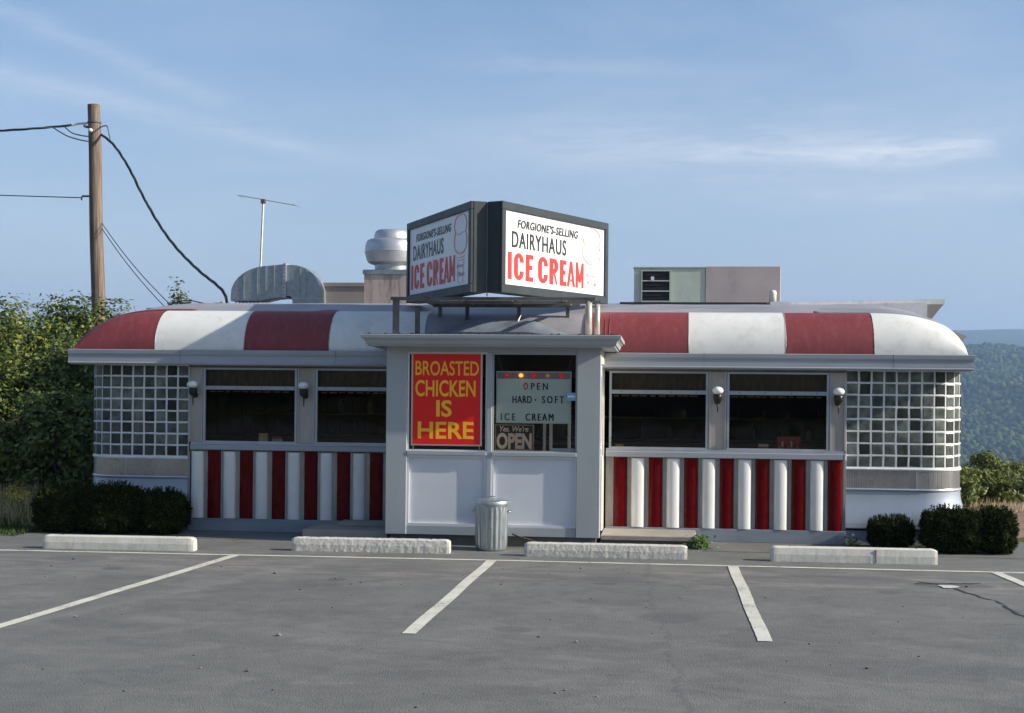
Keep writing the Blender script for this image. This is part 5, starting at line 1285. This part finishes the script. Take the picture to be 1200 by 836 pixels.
wheel_stop('smooth cream wheel stop in front of the dark hedge at the far left', -5.06, -3.285, -1.22, 0.155, M['stop'], 0.035, 1, 0.0012)
wheel_stop('rough flaking white wheel stop left of the trash can', -2.215, -0.38, -0.885, 0.155, M['stoprough'], 0.03, 2, 0.004)
wheel_stop('chipped white wheel stop right of the trash can in front of the porch', 0.485, 2.315, -0.885, 0.155, M['stoprough'], 0.01, 3, 0.003)
wheel_stop('smooth long wheel stop with a crack in front of the small right shrub', 3.24, 5.055, -0.815, 0.165, M['stop'], 0.022, 4, 0.0014, 0.63)

# ------------------------------------------------------------------ trash can
tcn = thing('trash_can', 'ribbed galvanised metal trash can with lid in front of the porch', 'trash can', (0.035, -0.32, 0))
def rib(k, j): return (0.007*(1 if (k % 6) in (1, 2, 3) else -0.4)) if 2 <= j <= 9 else 0
MB().lathe([(0.168, 0.0), (0.178, 0.012), (0.178, 0.04), (0.180, 0.05), (0.183, 0.12), (0.185, 0.2), (0.187, 0.28), (0.189, 0.36), (0.191, 0.44), (0.193, 0.50), (0.196, 0.515), (0.202, 0.53), (0.197, 0.545)], (0.035, -0.32, 0.002), 120, rib).build('bin_body', M['can'], tcn, smooth=True)
MB().lathe([(0.205, 0.0), (0.217, 0.002), (0.219, 0.030), (0.214, 0.040), (0.19, 0.052), (0.12, 0.062), (0.03, 0.066)], (0.035, -0.32, 0.538), 48).build('lid', M['can'], tcn, auto=True)
MB().tube([(0.035-0.05, -0.32, 0.60), (0.035-0.045, -0.32, 0.625), (0.035+0.045, -0.32, 0.625), (0.035+0.05, -0.32, 0.60)], 0.006, 6).build('lid_handle', M['can'], tcn, smooth=True)
for s_ in (-1, 1):
    x = 0.035+s_*0.19; MB().tube([(x, -0.37, 0.46), (x+s_*0.035, -0.36, 0.455), (x+s_*0.04, -0.32, 0.45), (x+s_*0.035, -0.28, 0.455), (x, -0.27, 0.46)], 0.007, 6).build('side_handle', M['can'], tcn, smooth=True)
MB().tube([(0.25, -0.03, 0.16), (0.34, -0.06, 0.13), (0.45, -0.05, 0.10), (0.53, -0.07, 0.075), (0.56, -0.09, 0.06)], 0.010, 6).build('stick', M['bark'], thing('stick', 'short stick leaning on the ground against the porch base beside the trash can', 'stick', (0.4, -0.05, 0)), smooth=True)


# ------------------------------------------------------------------ vegetation
def leaves(P, Nrm, L, Wd, seed=0):
    """one folded rhombus leaf per point: arrays -> (verts, tris)"""
    rg = np.random.default_rng(seed); n = len(P)
    a = rg.normal(size=(n, 3)); a -= (a*Nrm).sum(1, keepdims=True)*Nrm; a /= np.linalg.norm(a, axis=1, keepdims=True)+1e-9
    b = np.cross(Nrm, a); L = L*rg.uniform(.6, 1.25, (n, 1)); Wd = Wd*rg.uniform(.7, 1.2, (n, 1))
    v0 = P-a*L/2; v2 = P+a*L/2; m = P-Nrm*Wd*0.22
    v1 = m+b*Wd/2; v3 = m-b*Wd/2
    V = np.stack([v0, v1, v2, v3], 1).reshape(-1, 3)
    i = np.arange(n)*4
    F_ = np.stack([np.stack([i, i+1, i+2], 1), np.stack([i, i+2, i+3], 1)], 1).reshape(-1, 3)
    return V, F_


def crown_points(c, rx, ry, rz, nclump, per, rg, flat=0.0, csz=0.32, hollow=0.55):
    C = []
    while len(C) < nclump:
        d = rg.normal(size=3); d /= np.linalg.norm(d); r = rg.uniform(hollow, 1.0)**0.6
        p = d*r
        if p[2] < -0.75: continue
        C.append(p*(1+rg.uniform(-.12, .16)))
    C = np.array(C)
    base = np.repeat(C, per, 0); g = np.clip(rg.normal(size=base.shape), -1.7, 1.7)*csz*0.52
    sz = np.repeat(rg.uniform(.55, 1.35, nclump), per)[:, None]
    U = base+g*sz
    Nn = g/(np.linalg.norm(g, axis=1, keepdims=True)+1e-9)+base*0.5+np.array([0, 0, 0.5])+rg.normal(size=base.shape)*0.55
    Nn /= np.linalg.norm(Nn, axis=1, keepdims=True)
    return np.array(c)+U*np.array([rx, ry, rz]), Nn, np.array(c)+C*np.array([rx, ry, rz])


def tree(name, label, cat, x, y, zb, h, rx, ry, seed, mat='leaf', nclump=70, per=120, ll=0.105, lw=0.062, group=None, low=0.12, trunk=0.06):
    rg = np.random.default_rng(seed); r_ = random.Random(seed)
    t_ = thing(name, label, cat, (x, y, zb), group)
    zc = zb+h*(0.5+low/2); rz = h*(0.5-low/2)
    P_, N_, C_ = crown_points((x, y, zc), rx, ry, rz, nclump, per, rg)
    V1, F1 = leaves(P_, N_, ll, lw, seed)
    V1 = V1-np.array([x, y, zb])
    put('crown', fast_mesh('crown', V1, F1, 3), M[mat], t_, (x, y, zb))
    tk = MB(); top = (x+r_.uniform(-.2, .2), y+r_.uniform(-.2, .2), zc+rz*0.55)
    tk.tube([(x, y, zb-0.3), (x+r_.uniform(-.08, .08), y, zb+h*.25), (x+r_.uniform(-.15, .15), y, zc), top], [trunk, trunk*.85, trunk*.6, trunk*.2], 8)
    for k in range(min(26, nclump)):
        q_ = C_[k*(nclump//min(26, nclump))]; f = r_.uniform(.15, .75); s0 = Vector((x, y, zb+h*.15)).lerp(Vector(top), f)
        mid = s0.lerp(Vector(q_), .5)+Vector((0, 0, r_.uniform(-.05, .12)))
        tk.tube([s0, mid, Vector(q_)], [trunk*.35, trunk*.22, trunk*.08], 5)
    tk.build('trunk', M['bark'], t_, smooth=True)
    return t_


TG = 'leafy trees left of and behind the diner'
T = [  # x, y, zb, h, rx, ry, label, mat
    (-9.95, 8.0, -0.2, 3.7, 1.5, 1.3, 'olive green bushy tree at the far left edge of the photograph', 'leaf', 110, 150),
    (-8.85, 8.6, -0.2, 4.05, 1.05, 1.0, 'bushy tree rising highest just left of the utility pole', 'leaf2', 90, 150),
    (-9.2, 6.2, 0.0, 2.5, 1.2, 1.0, 'lower leafy tree in front of the far left group, red leaves near its foot', 'leaf', 90, 150),
    (-7.9, 6.4, 0.0, 2.9, 1.0, 1.0, 'dense tree beside the left glass block corner', 'leaf2', 90, 150),
    (-7.3, 4.4, 0.0, 1.9, 0.75, 0.8, 'low leafy thicket close to the left end wall of the diner', 'leaf2', 70, 130),
    (-8.55, 10.8, -0.4, 3.75, 0.9, 0.8, 'small crown showing between pole and canopy behind the pole', 'leaf', 60, 100),
    (-8.2, 12.0, -0.6, 4.65, 0.42, 0.4, 'slender leafy treetop rising highest behind the left canopy panel', 'leaf', 34, 70),
    (-7.35, 12.0, -0.6, 4.25, 0.5, 0.4, 'small sparse treetop left of the air duct', 'leaf', 26, 60),
    (-11.6, 9.5, -0.3, 3.9, 1.5, 1.3, 'bushy tree outside the left edge behind the first tree', 'leaf2', 80, 120),
    (-8.7, 4.4, 0.0, 1.5, 0.8, 0.6, 'low shrubby growth above the dry grass at left', 'leaf', 60, 120),
]
for i, (x, y, zb, h_, rx, ry, lab, mt, nc, per) in enumerate(T):
    h_ *= 0.89 if rx > 0.6 else 0.945; rx *= 0.95
    tree('leafy_tree', lab, 'tree', x, y, zb, h_, rx, ry, 20+i, mt, nc, per, group=TG, low=0.02 if rx > 0.6 else 0.55)
for i, (x, y, zb, h_, lab) in enumerate(((-8.55, 5.0, 0.2, 1.1, 'reddish sumac sprig among the green trees at the left edge'), (-7.25, 3.9, 0.1, 1.05, 'reddish sumac sprig nearest the left end of the diner'))):
    tree('red_sumac', lab, 'shrub', x, y, zb, h_, 0.22, 0.2, 60+i, 'redleaf', 12, 26, 0.10, 0.04, low=0.5, trunk=0.02)
# right-hand shrubs on the bank
SG = 'leafy shrubs on the slope right of the diner'
for i, (x, y, zb, h_, rx, lab) in enumerate(((6.95, 7.0, 0.0, 0.68, 0.5, 'olive shrub just right of the diner corner behind the big clipped bush'), (7.5, 8.3, 0.0, 0.84, 0.34, 'tall slim leafy shrub, second to the right of the diner corner'),
                                             (8.15, 8.0, 0.0, 0.72, 0.6, 'broad olive shrub in the middle of the right hand slope'), (8.75, 8.8, 0.0, 0.76, 0.42, 'tall leafy shrub near the right edge of the photograph'),
                                             (9.5, 9.6, 0.0, 0.75, 0.6, 'leafy shrub at the far right edge beyond the red soil'), (7.3, 10.2, -0.3, 0.85, 0.6, 'darker shrub set behind the slim leafy one'),
                                             (8.3, 11.0, -0.4, 0.95, 0.7, 'shrub on the lip of the slope above the valley'),
                                             (7.6, 7.0, 0.0, 0.55, 0.5, 'low yellowish brush right behind the reddish soil'), (8.6, 7.1, 0.0, 0.6, 0.5, 'low brush at the right edge above the reddish soil'), (6.55, 6.2, 0.0, 0.6, 0.35, 'small shrub tight against the right end wall of the diner'))):
    tree('leafy_shrub', lab, 'shrub', x, y, zb, h_, rx, rx*.8, 80+i, 'leafy', 40, 55, 0.095, 0.036, group=SG, low=0.05, trunk=0.025)
tree('sapling', 'thin dark sapling at the right edge of the photograph reaching above the shrubs', 'tree', 8.32, 7.9, 0, 2.75, 0.26, 0.3, 99, 'leaf2', 16, 40, 0.12, 0.07, low=0.5, trunk=0.03)


def clipped(name, label, x0, x1, y0, y1, h, seed, n, group, mat='yew'):
    rg = np.random.default_rng(seed); t_ = thing(name, label, 'bush', ((x0+x1)/2, (y0+y1)/2, 0), group)
    c = np.array([(x0+x1)/2, (y0+y1)/2, h*0.5]); hr = np.array([(x1-x0)/2, (y1-y0)/2, h*0.5])
    d = rg.normal(size=(n, 3)); d /= np.linalg.norm(d, axis=1, keepdims=True)
    k = 1/(np.abs(d)**3.2).sum(1, keepdims=True)**(1/3.2)          # rounded box
    r = rg.uniform(0.55, 1.0, (n, 1))**0.35
    lump = 1+0.07*np.sin(d[:, :1]*9+seed)*np.cos(d[:, 1:2]*7)+0.05*np.sin(d[:, 2:]*11+d[:, :1]*8)
    P_ = c+d*k*r*hr*lump
    Nn = d+rg.normal(size=(n, 3))*0.9; Nn /= np.linalg.norm(Nn, axis=1, keepdims=True)
    V1, F1 = leaves(P_, Nn, 0.060, 0.014, seed)
    # shoots sticking up
    m = 260; q_ = rg.normal(size=(m, 3)); q_ /= np.linalg.norm(q_, axis=1, keepdims=True); q_[:, 2] = abs(q_[:, 2])
    kq = 1/(np.abs(q_)**3.2).sum(1, keepdims=True)**(1/3.2); base = c+q_*kq*hr*0.97
    off = np.cumsum(rg.uniform(0.003, 0.010, (m, 7, 1))*(q_[:, None]*0.6+np.array([0, 0, 1.0])), 1)
    P2 = (base[:, None]+off).reshape(-1, 3); N2 = rg.normal(size=P2.shape); N2 /= np.linalg.norm(N2, axis=1, keepdims=True)
    V2, F2 = leaves(P2, N2, 0.045, 0.012, seed+1)
    V1 = np.vstack([V1, V2]); F1 = np.vstack([F1, F2+len(F1)//2*4]); V1[:, 2] = np.maximum(V1[:, 2], 0.005)
    org_ = np.array([c[0], c[1], 0]); put('foliage', fast_mesh('foliage', V1-org_, F1, 3), M[mat], t_, org_)
    sm_ = MB(); r_ = random.Random(seed)
    for k_ in range(14):
        a = (c[0]+r_.uniform(-.3, .3)*hr[0], c[1]+r_.uniform(-.3, .3)*hr[1], 0); b = (c[0]+r_.uniform(-.8, .8)*hr[0], c[1]+r_.uniform(-.8, .8)*hr[1], h*r_.uniform(.5, .85))
        sm_.tube([a, b], [0.012, 0.004], 5)
    sm_.build('stem', M['bark'], t_)
    return t_


HG = 'dark clipped yew bushes along the diner'
clipped('yew_bush', 'dark clipped bush at the far left, nearest the dry grass', -5.98, -5.30, 0.30, 0.95, 0.555, 1, 16000, HG)
clipped('yew_bush', 'widest dark clipped bush, middle of the three under the left corner', -5.42, -4.55, 0.25, 0.95, 0.59, 2, 22000, HG)
clipped('yew_bush', 'dark clipped bush below the left glass blocks, nearest the striped wall', -4.62, -4.02, 0.30, 0.95, 0.525, 3, 15000, HG)
clipped('yew_bush', 'smallest clipped bush, alone in front of the white skirt at right', 4.52, 5.03, 0.55, 1.0, 0.345, 4, 9000, HG)
clipped('yew_bush', 'largest clipped bush at the right corner of the diner', 5.10, 5.80, 0.20, 0.80, 0.50, 5, 18000, HG)
clipped('yew_bush', 'rightmost clipped bush touching the largest one at the right corner', 5.72, 6.18, 0.25, 0.85, 0.49, 6, 13000, HG)


def weed(name, label, x, y, n, h, mat, seed, cat='weed', spread=0.08, ll=0.05, lw=0.03):
    rg = np.random.default_rng(seed); t_ = thing(name, label, cat, (x, y, 0))
    P_ = np.stack([rg.normal(0, spread, n), rg.normal(0, spread*.6, n), rg.uniform(0.01, h, n)], 1); Nn = rg.normal(size=(n, 3))+np.array([0, 0, 1]); Nn /= np.linalg.norm(Nn, axis=1, keepdims=True)
    V1, F1 = leaves(P_, Nn, ll, lw, seed); put('leaves', fast_mesh('leaves', V1, F1, 3), M[mat], t_, (x, y, 0))
    s_ = MB(); r_ = random.Random(seed)
    for k in range(7): s_.tube([(x+r_.uniform(-.01, .01), y, 0), (x+r_.uniform(-1, 1)*spread, y+r_.uniform(-.5, .5)*spread, h*r_.uniform(.6, 1))], [0.004, 0.002], 4)
    s_.build('stem', M[mat], t_)
    return t_


weed('green_weed', 'bright green weed at the corner of the right hand step', 2.49, 0.22, 150, 0.17, 'weed', 1)
w2 = weed('flowering_weed', 'small weed with a pale flower left of the small clipped bush', 4.33, 0.78, 60, 0.12, 'leafy', 2, spread=0.05, ll=0.04)
MB().lathe([(0.004, 0.13), (0.018, 0.145), (0.02, 0.155), (0.008, 0.165)], (4.33, 0.77, 0), 8).build('flower', pmat('pale_petal', (0.75, 0.62, 0.5), 0.6), w2)
for i, (x, y) in enumerate(((-6.95, 2.0), (-6.72, 1.7))):
    g_ = weed('goldenrod', ('tall goldenrod in yellow bloom in the dry grass at left', 'shorter goldenrod in yellow bloom nearer the asphalt at left')[i], x, y, 90, 0.42-0.08*i, 'weed', 5+i, 'wildflower', 0.12, 0.07, 0.02)
    rg = np.random.default_rng(9+i); n = 160; P_ = np.stack([rg.normal(0, .12, n), rg.normal(0, .09, n), 0.40-0.08*i+rg.normal(0, .05, n)], 1); Nn = rg.normal(size=(n, 3)); Nn /= np.linalg.norm(Nn, axis=1, keepdims=True)
    V1, F1 = leaves(P_, Nn, 0.03, 0.02, 3); put('blossom', fast_mesh('blossom', V1, F1, 3), M['flower'], g_, (x, y, 0))


def grass(name, label, n, region, hr, mat, seed, zoff=0.0):
    rg = np.random.default_rng(seed); x0, x1, y0, y1 = region
    X_ = rg.uniform(x0, x1, n); Y_ = rg.uniform(y0, y1, n)
    k = 0.5+0.5*np.sin(X_*3.1+np.sin(Y_*2.3)*2)*np.cos(Y_*2.7)
    h = rg.uniform(hr[0], hr[1], n)*(0.5+0.8*k)*np.clip((Y_-y0)/0.8+0.25, 0.2, 1)
    th = rg.uniform(0, 6.28, n); wd = 0.006+0.004*rg.uniform(size=n); ln = rg.uniform(0, .35, n)*h
    z = terrain_z(X_, Y_)+zoff
    bx_, by_ = np.cos(th)*wd, np.sin(th)*wd; t2 = rg.uniform(0, 6.28, n)
    V_1 = np.stack([X_-bx_, Y_-by_, z], 1); V_2 = np.stack([X_+bx_, Y_+by_, z], 1); V_3 = np.stack([X_+np.cos(t2)*ln, Y_+np.sin(t2)*ln, z+h], 1)
    V = np.stack([V_1, V_2, V_3], 1).reshape(-1, 3); F_ = np.arange(3*n).reshape(-1, 3)
    tag(put(name, fast_mesh(name, V, F_, 3), M[mat]), label, 'grass', kind='stuff')


grass('dry_grass', 'tall dry straw coloured grass left of the diner', 26000, (-11.5, -6.0, 0.9, 5.5), (0.12, 0.42), 'grass', 1)
grass('short_grass', 'low green grass along the asphalt edge at left', 16000, (-12, -5.95, -0.1, 1.4), (0.03, 0.10), 'greengrass', 2)
grass('bank_grass', 'dry grass stems on the slope right of the diner', 6000, (6.4, 11, 7.2, 10.5), (0.12, 0.42), 'grass', 3, 0.1)
grass('soil_grass', 'sparse dry tufts on the reddish soil at right', 1300, (6.3, 10, 4.6, 6.8), (0.04, 0.16), 'grass', 7, 0.1)
grass('apron_grass', 'sparse grass growing along the foot of the striped wall', 700, (4.3, 5.2, 0.95, 1.06), (0.02, 0.05), 'greengrass', 4)
for o in list(bpy.data.objects):
    if 'label' in o.keys() and o.parent and 'category' in o.keys(): del o['category']
